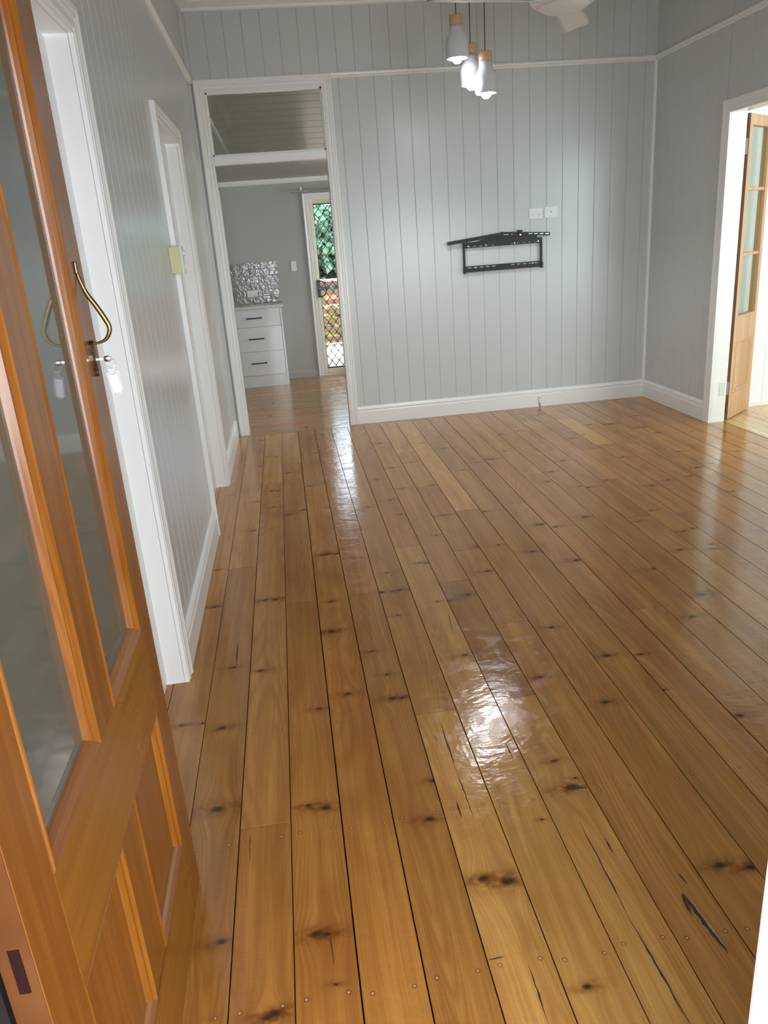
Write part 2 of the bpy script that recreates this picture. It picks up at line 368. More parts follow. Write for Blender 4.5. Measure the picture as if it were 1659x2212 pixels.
knots_px = (crop(400, 880, [(545,237,s_),(590,355,s_),(655,355,s_),(540,420,s_),(740,470,m_),(620,597,s_),(655,597,s_),(630,715,s_),(740,768,m_),(845,735,m_),(885,563,m_),
   (930,328,s_),(985,195,s_),(1375,517,m_),(1395,257,m_),(1480,433,m_),(1470,663,m_),(1545,765,s_),(1555,583,m_),(1310,715,s_),(490,882,s_),(575,1380,m_),(652,1376,m_),
   (1000,1055,b_),(1080,1050,m_),(1045,1390,s_),(1050,1605,m_),(1445,1185,s_),(1535,1310,m_),(1410,1325,m_),(1525,1490,s_),(340,628,s_),(215,1430,m_),(235,1165,s_),(520,675,s_)])
 + crop(800, 850, [(370,355,s_),(535,392,m_),(670,548,s_),(455,655,s_),(530,868,b_),(820,845,m_),(350,1213,s_),(400,1215,s_),(865,470,b_),(930,295,m_),(965,412,s_),(1060,267,s_),
   (1200,153,m_),(1300,560,m_),(1270,630,m_),(1385,480,m_),(1565,672,m_),(1540,883,b_),(1330,955,m_),(1215,938,b_),(1160,1133,m_),(760,1095,s_),(920,1085,s_),(835,1272,m_),
   (700,1440,m_),(570,1485,m_),(480,1490,s_),(1475,1195,b_),(475,1015,s_),(1440,322,m_),(1530,295,s_),(1500,665,s_),(1570,223,m_)])
 + crop(1159, 850, [(530,217,b_),(720,158,m_),(640,70,s_),(615,457,m_),(735,243,m_),(880,278,m_),(1120,270,s_),(1020,415,m_),(1265,497,m_),(1150,530,m_),(1105,590,m_),(1330,278,s_),
   (1440,412,s_),(1410,700,m_),(820,660,m_),(825,837,s_),(1045,988,m_),(1120,968,s_),(1260,1080,s_),(1265,1115,m_),(1030,1120,m_),(1190,1440,b_),(845,1255,m_),(1115,1600,m_),
   (730,915,s_),(940,620,s_),(500,620,s_),(590,617,s_),(1500,357,s_)])
 + crop(350, 1300, [(430,905,m_),(705,495,m_),(768,492,s_),(1125,765,s_),(1335,660,m_),(1210,212,m_),(1500,355,s_),(1610,520,s_),(1655,690,m_),(400,1485,b_),(1045,1460,s_),
   (1175,1475,m_),(515,470,s_),(290,870,s_),(140,885,s_)])
 + crop(750, 1300, [(390,690,s_),(850,380,m_),(1385,540,m_),(1460,185,m_),(615,1280,s_),(1480,1140,s_),(1615,1330,b_),(590,1555,m_),(1397,1560,.005)])
 + crop(1159, 1300, [(500,385,m_),(750,378,s_),(490,720,m_),(1460,812,m_),(275,1262,.005),(910,630,.005)])
 + crop(350, 1700, [(425,1108,m_),(1110,1050,m_),(1180,1055,s_),(810,1620,m_),(750,1655,s_),(1245,1415,.005)])
 + crop(750, 1700, [(975,655,m_),(1150,675,b_)])
 + crop(1159, 1700, [(1310,560,m_),(1535,575,m_),(365,1430,s_),(400,1485,m_),(610,1395,m_)]))
def to_floor(px, py, z=0.0):
    d = F + RT*((px-829.5)/FOC) - UP*((py-1106)/FOC); return Vector((0, 0, EYE)) + d*((z-EYE)/d.z)
TON = {'L': (.64, .375, .135), 'M': (.47, .24, .078), 'O': (.44, .20, .046), 'D': (.35, .17, .045), 'R': (.48, .225, .085), 'B': (.50, .275, .095), 'P': (.56, .30, .13)}
tone_px = [(950,1700,'L'),(1150,1600,'L'),(600,1650,'M'),(580,2000,'O'),(700,1950,'O'),(820,1950,'O'),(930,1900,'D'),(470,1800,'D'),(1100,1850,'O'),(1290,2000,'L'),(1280,1750,'B'),
 (1400,1900,'M'),(1450,1650,'M'),(840,1500,'D'),(1050,1440,'D'),(900,1450,'M'),(960,1400,'O'),(1150,1420,'M'),(1300,1500,'O'),(1400,1500,'B'),(1500,1500,'P'),(1560,1500,'B'),
 (1400,1010,'R'),(1440,930,'R'),(1180,940,'R'),(1020,990,'R'),(1100,1080,'R'),(1300,1230,'R'),(900,1040,'B'),(930,1010,'L'),(860,930,'L'),(840,1060,'R'),(1270,930,'L'),(1380,1010,'L'),
 (1500,1010,'B'),(1240,1120,'M'),(1160,960,'R'),(570,1150,'M'),(640,1100,'R'),(650,930,'L'),(600,1020,'L'),(640,980,'L'),(760,1230,'R'),(700,1200,'O'),(480,1250,'M'),(450,1400,'M'),
 (430,1550,'M'),(800,1350,'D'),(1230,1380,'O'),(1020,1200,'M'),(1560,1200,'M'),(940,1330,'M'),(1150,1180,'B'),(1350,1150,'M'),(1200,1020,'B'),(1420,1000,'M'),(1100,1000,'B')]
KN = [(to_floor(x, y), r) for x, y, r in knots_px]
JN = [to_floor(x, y) for x, y in joints_px]
TON = {k: (.66*r_+.34*.47, (.66*g_+.34*.235)*.965, (.66*b2_+.34*.075)*.76) for k, (r_, g_, b2_) in TON.items()}
TN = [(to_floor(x, y), c) for x, y, c in tone_px]

floor = obj('floor', box(LX-.13, RX+.13, FY-.25, BY-.03, -.06, -.0215), M['under'], kind='structure')
def plank(name, x0, x1, y0, y1, mat, parent, tone, kn=(), top=0.0, along='y', seed=None, th=.02):
    bm = bmesh.new(); c = .0005; z = top
    bx(bm, x0, x1, y0, y1, z-th, z)
    ed = [e for e in bm.edges if all(abs(v.co.z - z) < 1e-6 for v in e.verts)]
    bmesh.ops.bevel(bm, geom=ed, offset=c, segments=1, affect='EDGES')
    o = obj(name, bm, mat, parent)
    o['tone'] = [float(v) for v in tone]; o['seed'] = [rnd.random() if seed is None else seed, rnd.random(), rnd.random()]
    for i in range(6):
        if i < len(kn):
            q, r = kn[i]; o['knot%d' % i] = [q.x, q.y, r] if along == 'y' else [q.y, q.x, r]
        else: o['knot%d' % i] = [-50.0, -50.0, .0001]
    return o
for k in range(-3, 25):
    xa, xb = X0 + k*BW, X0 + (k+1)*BW
    xa2, xb2 = max(xa, LX-.095), min(xb, RX+.115)
    if xb2 - xa2 < .02: continue
    ys = sorted(j.y for j in JN if xa <= j.x < xb)
    cuts = [FY-.2] + ys + [BY-.075 if k < 5 and xa < .46 else BY+.01]
    if not ys or cuts[1] - cuts[0] > 5: 
        pass
    gl, gr = rnd.uniform(.0010, .0023), rnd.uniform(.0010, .0023)
    for y0, y1 in zip(cuts[:-1], cuts[1:]):
        kn = [(q, r) for q, r in KN if xa <= q.x < xb and y0 <= q.y <= y1]
        extra = 0
        t0 = [c for q, c in TN if xa <= q.x < xb and y0 <= q.y <= y1]
        base = TON[t0[0]] if t0 else TON[rnd.choice('MMMOBPR')]
        f = rnd.uniform(.92, 1.08)
        plank('plank', xa2+gl, xb2-gr, y0+.0011, y1-.0011, M['floor'], floor, [c*f for c in base], kn, top=rnd.uniform(-.0006, 0))
# cracks, resin pockets and open grain in single boards
def sliver(name, pts, wd, mat=None, zz=.0004, parent=None):
    P = [to_floor(x, y) for x, y in pts]; bm = bmesh.new(); n = len(P); rr = random.Random(len(pts)*7+int(pts[0][0]))
    L, Rr = [], []
    for i, p in enumerate(P):
        d = (P[min(i+1, n-1)]-P[max(i-1, 0)]).normalized(); s = Vector((-d.y, d.x, 0))
        w_ = wd*math.sin(PI*(i+.15)/(n-.7))*rr.uniform(.6, 1.3) if 0 < i < n-1 else .0002
        L.append(bm.verts.new(p+s*w_+Vector((0, 0, zz)))); Rr.append(bm.verts.new(p-s*w_+Vector((0, 0, zz))))
    for i in range(n-1): bm.faces.new((L[i], L[i+1], Rr[i+1], Rr[i]))
    g = bmesh.ops.extrude_face_region(bm, geom=bm.faces[:])
    bmesh.ops.translate(bm, verts=[v for v in g['geom'] if isinstance(v, bmesh.types.BMVert)], vec=(0, 0, -.0010))
    host = None; mid = P[n//2]
    for o in COL.objects:
        if o.name.startswith('plank') and o.parent is floor:
            xs = [v.co.x for v in o.data.vertices]; ys2 = [v.co.y for v in o.data.vertices]
            if min(xs) <= mid.x <= max(xs) and min(ys2) <= mid.y <= max(ys2): host = o; break
    return obj(name, bm, mat or M['crack'], host or floor)
M['crack'] = plain('dark_open_grain', (.05, .024, .011), .7, var=.6, scale=200)
M['resin'] = plain('pale_filled_resin', (.38, .27, .15), .2, var=.4, scale=160)
def seg(a, b, n, w=0): 
    r = random.Random(int(a[0]*3+b[1])); return [(a[0]+(b[0]-a[0])*i/n + (r.uniform(-w, w) if 0 < i < n else 0), a[1]+(b[1]-a[1])*i/n) for i in range(n+1)]
sliver('crack', seg((951,1560),(985,1663),10,1), .0022)
sliver('crack', seg((985,1663),(1024,1768),10,1.2), .0016)
sliver('crack', seg((985,1727),(997,1766),5,.6), .0022)
sliver('crack', seg((1091,1605),(1107,1636),5,.7), .0018)
sliver('crack', seg((939,1587),(945,1601),3), .001)
sliver('crack', seg((1141,2084),(1185,2212),12,1.3), .0018)
sliver('crack', seg((1252,1775),(1355,1975),18,1.2), .0020)
sliver('crack', seg((1355,1975),(1490,2212),18,1.5), .0022)
sliver('crack', seg((1307,1811),(1324,1842),5,.6), .0025)
sliver('crack', seg((1466,1886),(1484,1910),4,.6), .0025)
sliver('crack', seg((510,1443),(514,1384),6,.6), .0022)
sliver('crack', seg((540,1795),(540,1855),6,.5), .0010)
sliver('crack', seg((713,2022),(722,2085),6,.8), .0016)
sliver('crack', seg((1055,2074),(1088,2067),4,.5), .0014)
sliver('crack', seg((1212,1701),(1268,1702),6,1.5), .0045)
sliver('resin_pocket', seg((1474,1929),(1573,2060),12,2.5), .006, M['crack'])
sliver('resin_vein', seg((1492,1944),(1568,2046),10,1.5), .0034, M['resin'], .0007)
sliver('crack', seg((1473,1930),(1495,1978),6,1.5), .004)
sliver('crack', seg((966,1310),(978,1366),6,.8), .0014)

# kitchen boards run across
kfloor = obj('floor_kitchen', box(KL-.05, KR+.1, BY-.07, KY+.15, -.06, -.0215), M['under'], kind='structure')
y = BY-.073; i = 0
rk = random.Random(3)
while y < KY+.12:
    y1 = min(y+.09, KY+.13); brk = rk.uniform(-.1, 1.8)
    for xa, xb in ((KL, brk), (brk, KR)):
        kn = [(Vector((rk.uniform(xa, xb), rk.uniform(y+.02, y1-.02), 0)), .008) for _ in range(rk.choice((0, 0, 1)))]
        plank('plank', xa+.0005, xb-.0005, y+.0006, y1-.0006, M['kfloor'], kfloor, [c*rk.uniform(.8, 1.0) for c in (.46, .235, .09)], kn, along='x')
    y = y1
# side room's pale boards
sfloor = obj('floor_side_room', box(RX+.116, 6.6, 2.2, 6.4, -.06, -.0215), M['under'], kind='structure')
x = RX+.117; i = 0
while x < 6.5:
    for ya, yb in ((2.2, rk.uniform(3, 4.4)),):
        kn = [(Vector((x+rk.uniform(.03, .1), rk.uniform(4.7, 5.7), 0)), .007)] if i % 2 == 0 else []
        plank('plank', x+.0005, x+BW-.0005, ya, yb-.0005, M['blond'], sfloor, (.80, .58, .32), [])
        plank('plank', x+.0005, x+BW-.0005, yb+.0005, 6.35, M['blond'], sfloor, [c*rk.uniform(.93, 1.05) for c in (.80, .58, .32)], kn)
    x += BW; i += 1

# ---------------------------------------------------------------- lining-board walls
VJ = .1352
def backing(name, W, rects, d0=-.10, d1=-.0125, mat=None):
    bm = bmesh.new()
    for a0, a1, z0, z1 in rects: wbox(W, a0, a1, z0, z1, d0, d1, bm)
    return obj(name, bm, mat or M['wall'], kind='structure')
def boards(parent, W, rects, a_ref, mat, pitch=VJ, name='board'):
    g = .0037
    lo = min(r[0] for r in rects); hi = max(r[1] for r in rects)
    k = math.floor((lo-a_ref)/pitch)
    cnt = 0
    while a_ref + k*pitch < hi:
        A0, A1 = a_ref+k*pitch, a_ref+(k+1)*pitch; k += 1
        # the runs of height this board fills
        for (r0, r1, z0, z1) in rects:
            a0, a1 = max(A0, r0), min(A1, r1)
            if a1-a0 < .012: continue
            prof = [(a0, -.012), (a0, -.0048 if a0 == A0 else 0), (a0+(g if a0 == A0 else .0005), 0), (a1-(g if a1 == A1 else .0005), 0), (a1, -.0048 if a1 == A1 else 0), (a1, -.012)]
            bm = bmesh.new(); loft(bm, [[W(a, z, d) for a, d in prof] for z in (z0, z1)])
            obj(name, bm, mat, parent); cnt += 1
    return cnt
# back wall (doorway -.411...458, casing to .536)
DL, DR, DT = -.409, .459, 2.612
wall_back = backing('wall_back', WB, [(LX-.1, DL-.022, 0, CEIL), (DR+.022, RX+.1, 0, CEIL), (DL-.022, DR+.022, DT+.022, CEIL)])
boards(wall_back, WB, [(DR+.07, RX, .02, RAIL_B+.01), (LX, RX, RAIL_B+.01, 3.16)], .5925, M['wall'])
# left wall: openings 1.72-2.575 and 4.20-5.07, 2.104 high
wall_left = backing('wall_left', WL, [(FY-.1, 1.70, 0, CEIL), (2.595, 4.18, 0, CEIL), (5.09, BY+.1, 0, CEIL), (1.70, 2.595, 2.124, CEIL), (4.18, 5.09, 2.124, CEIL)], -.135)
HH = 2.104
boards(wall_left, WL, [(FY, 1.63, .02, RAIL_B+.01), (2.64, 4.13, .02, RAIL_B+.01), (5.14, BY, .02, RAIL_B+.01), (1.63, 2.64, HH+.05, RAIL_B+.01), (4.13, 5.14, HH+.05, RAIL_B+.01), (FY, BY, RAIL_B+.01, 3.16)], 2.7440, M['wall'], .1210)
# right wall: opening 4.54-5.40
wall_right = backing('wall_right', WR, [(FY-.1, 3.93, 0, CEIL), (5.42, BY+.1, 0, CEIL), (3.93, 5.42, 2.15, CEIL)])
boards(wall_right, WR, [(FY, 3.87, .02, RAIL_B+.01), (5.475, BY, .02, RAIL_B+.01), (3.87, 5.475, 2.18, RAIL_B+.01), (FY, BY, RAIL_B+.01, 3.16)], 5.474, M['wall'], .1315)
# front wall with the entrance (-.445...527) and a window (1.15...2.55)
wall_front = backing('wall_front', WF, [(LX-.1, -.447, 0, CEIL), (.55, 1.15, 0, CEIL), (-.447, .55, 2.072, CEIL), (2.55, RX+.1, 0, CEIL), (1.15, 2.55, 0, .75), (1.15, 2.55, 2.15, CEIL)])
boards(wall_front, WF, [(.60, 1.10, .02, RAIL_B), (2.60, RX, .02, RAIL_B), (1.10, 2.60, .02, .72), (1.10, 2.60, 2.2, RAIL_B), (-.447, .60, 2.15, RAIL_B), (LX, RX, RAIL_B, 3.16)], .0, M['wall'])
ceiling = obj('ceiling', box(LX-.1, RX+.1, FY-.1, BY+.1, CEIL, CEIL+.05), M['ceil'], kind='structure')
yy = BY
while yy > FY:
    y0 = max(yy-VJ, FY)
    prof = [(yy, CEIL), (yy, CEIL-.0085), (yy-.003, CEIL-.012), (y0+.003, CEIL-.012), (y0, CEIL-.0085), (y0, CEIL)]
    obj('board', loft(bmesh.new(), [[Vector((x, a, z)) for a, z in prof] for x in (LX, RX)]), M['ceil'], ceiling); yy -= VJ
# cornices, picture rails, skirtings, corner beads
CORN = [(3.131, 0), (3.131, .016), (3.140, .022), (3.150, .024), (3.168, .050), (3.176, .066), (3.190, .068), (3.190, 0)]
obj('trim_1', run(WB, CORN, LX, RX), M['trim'], kind='structure')
obj('trim_2', run(WL, CORN, FY, BY), M['trim'], kind='structure')
obj('trim_3', run(WR, CORN, FY, BY), M['trim'], kind='structure')
obj('trim_4', run(WB, RAILP, DR+.077, RX), M['trim'], kind='structure')
obj('trim_5', run(WL, RAILP, FY, BY), M['trim'], kind='structure')
obj('trim_6', run(WR, RAILP, FY, BY), M['trim'], kind='structure')
obj('trim_7', run(WF, RAILP, LX, RX), M['trim'], kind='structure')
obj('baseboard_back', run(WB, BASE, DR+.075, RX), M['trim'], kind='structure')
obj('baseboard_right', run(WR, BASE, 5.48, BY), M['trim'], kind='structure')
obj('baseboard_right_near', run(WR, BASE, FY, 3.865), M['trim'], kind='structure')
bl = obj('baseboard_left', run(WL, BASE, 2.655, 4.12), M['trim'], kind='structure')
obj('baseboard_left_far', run(WL, BASE, 5.15, BY), M['trim'], kind='structure')
obj('baseboard_left_near', run(WL, BASE, FY, 1.62), M['trim'], kind='structure')
obj('baseboard_front', run(WF, BASE, .61, RX), M['trim'], kind='structure')
def quad(cx, cy, sx, sy, z0, z1, r=.018):
    bm = bmesh.new(); pr = [(0, 0)] + [(r*math.sin(a), r*math.cos(a)) for a in [i*PI/8 for i in range(5)]]
    return loft(bm, [[Vector((cx+sx*u, cy+sy*v, z)) for u, v in pr] for z in (z0, z1)])
obj('trim_8', quad(RX, BY, -1, -1, .15, RAIL_B), M['trim'], kind='structure')
obj('trim_9', quad(LX, BY, 1, -1, .15, 3.13), M['wall'], kind='structure')

# ---------------------------------------------------------------- openings
def casing(name, W, a0, a1, zt, prof=None, side='both'):
    pts = [(a1, 0), (a1, zt), (a0, zt), (a0, 0)]           # outside lies to the right-hand of this order
    return obj(name, frame(W, pts, [(-u, d) for u, d in (prof or arch())]), M['trim'], kind='structure')
# kitchen doorway: casing to the rail, jambs, transom bar and pane
cw = obj('trim_10', frame(WB, [(DR, 0), (DR, DT+.004), (DL, DT+.004), (DL, 0)], [(-u*.97, d) for u, d in ARCH]), M['trim'], kind='structure')
jm = bmesh.new()
wbox(WB, DL-.022, DL, 0, DT, -.115, .001, jm); wbox(WB, DR, DR+.022, 0, DT, -.115, .001, jm)
wbox(WB, DL-.02, DR+.02, DT, DT+.022, -.115, .001, jm)
obj('trim_11', jm, M['trim'], kind='structure')
obj('trim_12', wbox(WB, DL, DR, 2.113, 2.176, -.06, .004, bev=.003), M['trim'], kind='structure')
win1 = empty('window_1', (0, BY, 2.4), kind='structure')
fb = bmesh.new()
for r in ((DL, DL+.012, 2.176, DT), (DR-.012, DR, 2.176, DT), (DL, DR, 2.176, 2.188), (DL, DR, DT-.012, DT)): wbox(WB, r[0], r[1], r[2], r[3], -.05, -.012, fb)
obj('bead', fb, M['trim'], win1)
obj('pane', wbox(WB, DL+.002, DR-.002, 2.178, DT-.002, -.034, -.030), M['transom'], win1)
# kitchen-side casing of the same doorway
WK = lambda a, z, d: Vector((a, KFY + .002 + d, z))
casing('trim_13', WK, DL, DR, DT)
st = obj('strike_plate', wbox(lambda a, z, d: Vector((DR - d, a, z)), BY-.012, BY+.02, .56, .66, 0, .002), M['plastic'], kind=None)
st.parent = bpy.data.objects['trim_11']
# near-left opening and far-left opening with their closed white doors
def left_opening(n, y0, y1, cas, jam, leaf):
    casing(cas, WL, y0, y1, HH)
    jb = bmesh.new()
    wbox(WL, y0-.02, y0, 0, HH, -.14, .001, jb); wbox(WL, y1, y1+.02, 0, HH, -.14, .001, jb); wbox(WL, y0-.02, y1+.02, HH, HH+.02, -.14, .001, jb)
    obj(jam, jb, M['trim'], kind='structure')
    d = empty(leaf, (LX-.06, (y0+y1)/2, 0), kind='structure')
    b = wbox(WL, y0+.005, y1-.007, .01, HH-.007, -.098, -.062)
    for zz0, zz1 in ((.30, .95), (1.12, 1.9)):
        fr = [(y0+.13, zz0), (y1-.13, zz0), (y1-.13, zz1), (y0+.13, zz1), (y0+.13, zz0)]
        frame(WL, fr[:], [(0, -.062), (0, -.056), (.012, -.052), (.02, -.062)], b)
    obj('door_leaf', b, M['trim'], d)
    kb = bmesh.new(); 
    lathe(kb, [(.0, 0), (.012, 0), (.012, .03), (.026, .04), (.028, .052), (.018, .062), (0, .064)], n=16)
    for v in kb.verts: v.co = Vector((LX-.062+v.co.z, y0+.06+v.co.x, 1.0+v.co.y))
    obj('door_knob', kb, M['steel'], d, True)
    return d
left_opening(1, 1.72, 2.575, 'trim_14', 'trim_15', 'door_1')
left_opening(2, 4.20, 5.07, 'trim_16', 'trim_17', 'door_2')
# side-room opening
casing('trim_18', WR, 3.95, 5.40, 2.13)
jb = bmesh.new()
wbox(WR, 5.40, 5.42, 0, 2.13, -.112, .001, jb); wbox(WR, 3.93, 3.95, 0, 2.13, -.112, .001, jb); wbox(WR, 3.93, 5.42, 2.13, 2.15, -.112, .001, jb)
obj('trim_19', jb, M['trim'], kind='structure')
# entrance: jambs, strip coloured black as the shaded gap behind the door, threshold
jb = bmesh.new()
bx(jb, -.447, -.424, FY-.10, FY+.001, 0, 2.05); bx(jb, .527, .55, FY-.10, FY+.001, 0, 2.05); bx(jb, -.447, .55, FY-.10, FY+.001, 2.05, 2.072)
obj('trim_20', jb, M['trim'], kind='structure')
casing('trim_21', WF, -.447, .527+.008, 2.058)
sl = obj('gap_shade_strip', box(-.4235, -.411, FY-.03, FY+.012, .01, 2.04), M['rubber_gap_shade']); sl.parent = bpy.data.objects['trim_20']
# front window
wn2 = empty('window_2', (1.85, FY, 1.45), kind='structure')
fb = bmesh.new()
for r in ((1.15, 1.20, .75, 2.15), (2.50, 2.55, .75, 2.15), (1.15, 2.55, .75, .81), (1.15, 2.55, 2.09, 2.15), (1.83, 1.87, .75, 2.15), (1.2, 2.5, 1.43, 1.47)): wbox(WF, r[0], r[1], r[2], r[3], -.08, -.03, fb)
obj('window_frame', fb, M['trim'], wn2)
for a0, a1 in ((1.2, 1.83), (1.87, 2.5)):
    for z0, z1 in ((.81, 1.43), (1.47, 2.09)): obj('pane', wbox(WF, a0, a1, z0, z1, -.057, -.053), M['glass'], wn2)
casing('trim_22', WF, 1.15, 2.55, 2.15)
obj('window_sill', wbox(WF, 1.08, 2.62, .72, .75, -.02, .045, bev=.004), M['trim'], wn2)

obj('ceiling_sky_block', box(-3.0, 5.5, -3.0, FY-.10, 2.62, 2.70), M['ceil'], kind='structure')  # unseen veranda roof, added to keep overhead sky light off the entrance
obj('floor_porch', box(-3.0, 5.5, -3.0, FY-.205, -.08, -.03), M['slat'], kind='structure')

# ---------------------------------------------------------------- entrance door (open, against the left wall)
DX = -.370; DW0, DW1 = .722, 1.590
door = empty('door_3', (DX, DW0, 0), kind='structure', label='orange varnished timber entrance door, open, with two tall glass panes and brass handle')
def dpart(name, bm, mat, sm=False, label=None, parent=None): return obj(name, bm, mat, parent or door, sm, label=label)
DZ0, DZ1 = .010, 2.045
def dbox(y0, y1, z0, z1, x0=DX-.04, x1=DX, bev=.0012, bm=None): return bx(bm or bmesh.new(), x0, x1, y0, y1, z0, z1, bev)
stl = dbox(DW0, .826, DZ0, DZ1)
dpart('hinge_stile', stl, M['door']); 
dpart('hinge_edge', dbox(DW0-.0012, DW0+.0002, DZ0, DZ1, DX-.0395, DX-.0012, 0), M['raw'])
dpart('tenon_end', dbox(DW0-.0022, DW0, .695, .762, DX-.0255, DX-.0125, 0), M['tenon'])
dpart('latch_stile', dbox(1.487, DW1, DZ0, DZ1), M['door'])
dpart('mid_stile', dbox(1.106, 1.208, .765, 1.935), M['door'])
dpart('lock_rail', dbox(.826, 1.487, .568, .765), M['door_rail'])
dpart('bottom_rail', dbox(.826, 1.487, DZ0, .205), M['door_rail'])
dpart('top_rail', dbox(.826, 1.487, 1.935, DZ1), M['door_rail'])
dpart('muntin', dbox(1.100, 1.212, .205, .568, DX-.036, DX-.003), M['door'])
for (y0, y1) in ((.826, 1.106), (1.208, 1.487)):
    dpart('pane', dbox(y0+.004, y1-.004, .770, 1.930, DX-.024, DX-.018, 0), M['filmglass'], label='grey green glass pane with a mirror-like sheen')
    WDR = lambda a, z, d: Vector((DX - .018 + d, a, z))
    BD = [(0, 0), (0, .017), (.004, .020), (.008, .016), (.012, .018), (.017, .013), (.020, .012), (.025, .004), (.026, 0)]
    # mitred beads: two uprights, two across
    for (p, q, mt) in (((y0, .765), (y0, 1.935), 'bead'), ((y1, 1.935), (y1, .765), 'bead'), ((y1, .765), (y0, .765), 'bead_h'), ((y0, 1.935), (y1, 1.935), 'bead_h')):
        dx, dz = q[0]-p[0], q[1]-p[1]; L = math.hypot(dx, dz); t_ = (dx/L, dz/L); nn = (t_[1], -t_[0])
        r1 = [WDR(p[0]+nn[0]*u+t_[0]*u, p[1]+nn[1]*u+t_[1]*u, d) for u, d in BD]
        r2 = [WDR(q[0]+nn[0]*u-t_[0]*u, q[1]+nn[1]*u-t_[1]*u, d) for u, d in BD]
        dpart('glazing_bead', loft(bmesh.new(), [r1, r2]), M[mt])
for (y0, y1) in ((.826, 1.100), (1.212, 1.487)):
    dpart('panel', dbox(y0-.004, y1+.004, .200, .573, DX-.026, DX-.016, 0), M['door'])
    WDR = lambda a, z, d: Vector((DX - .016 + d, a, z))
    BD2 = [(0, 0), (0, .014), (.005, .016), (.009, .010), (.016, .009), (.022, .003), (.023, 0)]
    for (p, q, mt) in (((y1, .568), (y1, .205), 'bead'), ((y1, .205), (y0, .205), 'bead_h'), ((y0, .205), (y0, .568), 'bead'), ((y0, .568), (y1, .568), 'bead_h')):
        dx, dz = q[0]-p[0], q[1]-p[1]; L = math.hypot(dx, dz); t_ = (dx/L, dz/L); nn = (t_[1], -t_[0])
        r1 = [WDR(p[0]+nn[0]*u+t_[0]*u, p[1]+nn[1]*u+t_[1]*u, d) for u, d in BD2]
        r2 = [WDR(q[0]+nn[0]*u-t_[0]*u, q[1]+nn[1]*u-t_[1]*u, d) for u, d in BD2]
        dpart('panel_bead', loft(bmesh.new(), [r1, r2]), M[mt])
HYY = 1.535
hb = bmesh.new()
pth = smooth_path([(-.369, HYY, 1.490), (-.366, HYY, 1.470), (-.358, HYY, 1.443), (-.346, HYY, 1.421), (-.334, HYY, 1.396), (-.3285, HYY, 1.378), (-.336, HYY, 1.361), (-.350, HYY, 1.3535), (-.370, HYY, 1.352)], 5)
nP = len(pth); tube(hb, pth, [.0022+.0028*math.sin(PI*min(1, (i/nP)*1.15)) for i in range(nP)], 10)
dh = dpart('door_handle', hb, M['brass'], True, label='curved aged brass pull handle')
cp = bmesh.new(); bx(cp, DX, DX+.005, HYY-.008, HYY+.008, 1.478, 1.500, .002); obj('end_cap', cp, M['bronze'], dh)
lp = bmesh.new()
prof = [(.0, 1.358), (.010, 1.352), (.008, 1.342), (.012, 1.332), (.013, 1.322), (.010, 1.310), (.006, 1.302), (.004, 1.296), (0, 1.291)]
left = [(HYY-a, z) for a, z in prof]; right = [(HYY+a, z) for a, z in prof[::-1]]
out = left + right[1:-1]
loft(lp, [[Vector((DX+d, HYY+(y_-HYY)*k, z)) for y_, z in out] for d, k in ((0, 1), (.004, 1), (.0075, .55))])
dpart('lock_plate', lp, M['bronze'], label='ornate dark bronze lock plate')
# key with ring and tag
kr = empty('key_ring', (-.362, HYY-.002, 1.322), label='small key with steel ring and clear white-paper tag hanging in the entrance door lock', cat='keys')
kb = bmesh.new(); bx(kb, -.3665, -.349, HYY-.0025, HYY-.0005, 1.3205, 1.3245); obj('key_blade', kb, M['steel'], kr)
kb = bmesh.new(); lathe(kb, [(0, -.001), (.007, -.001), (.0075, 0), (.007, .001), (0, .001)], n=16)
for v in kb.verts: v.co = Vector((-.343+v.co.x, HYY-.0015+v.co.z, 1.3222+v.co.y*.8))
obj('key_bow', kb, M['steel'], kr, True)
kb = bmesh.new(); tube(kb, [(-.3375+.0085*math.cos(a), HYY-.0015+.002*math.sin(a), 1.3135+.0085*math.sin(a)) for a in [2*PI*i/20 for i in range(21)]], .0006, 6)
obj('split_ring', kb, M['steel'], kr, True)
def rot_box(c, w_, h_, t_, ang, bev, yaw=.35):
    bm = box(-w_/2, w_/2, -t_/2, t_/2, -h_/2, h_/2)
    if bev: bmesh.ops.bevel(bm, geom=[e for e in bm.edges if abs((e.verts[0].co-e.verts[1].co).y) > t_*.9], offset=bev, segments=4, affect='EDGES')
    bm.transform(Matrix.Translation(c) @ Matrix.Rotation(yaw, 4, 'Z') @ Matrix.Rotation(ang, 4, 'Y')); return bm
TC = Vector((-.3365, HYY-.002, 1.279))
tg = obj('key_tag', rot_box(TC, .0245, .050, .003, -.10, .006), M['tag'], kr, label='clear plastic key tag')
obj('paper_insert', rot_box(TC+Vector((0, -.0004, -.004)), .0165, .034, .0034, -.10, 0), M['paper'], tg)
kb = bmesh.new(); tube(kb, [(-.3385+.006*math.cos(a), HYY-.005, 1.2975+.006*math.sin(a)) for a in [PI+PI*i/10 for i in range(11)]], .0004, 5)
obj('clip', kb, M['steel'], tg, True)

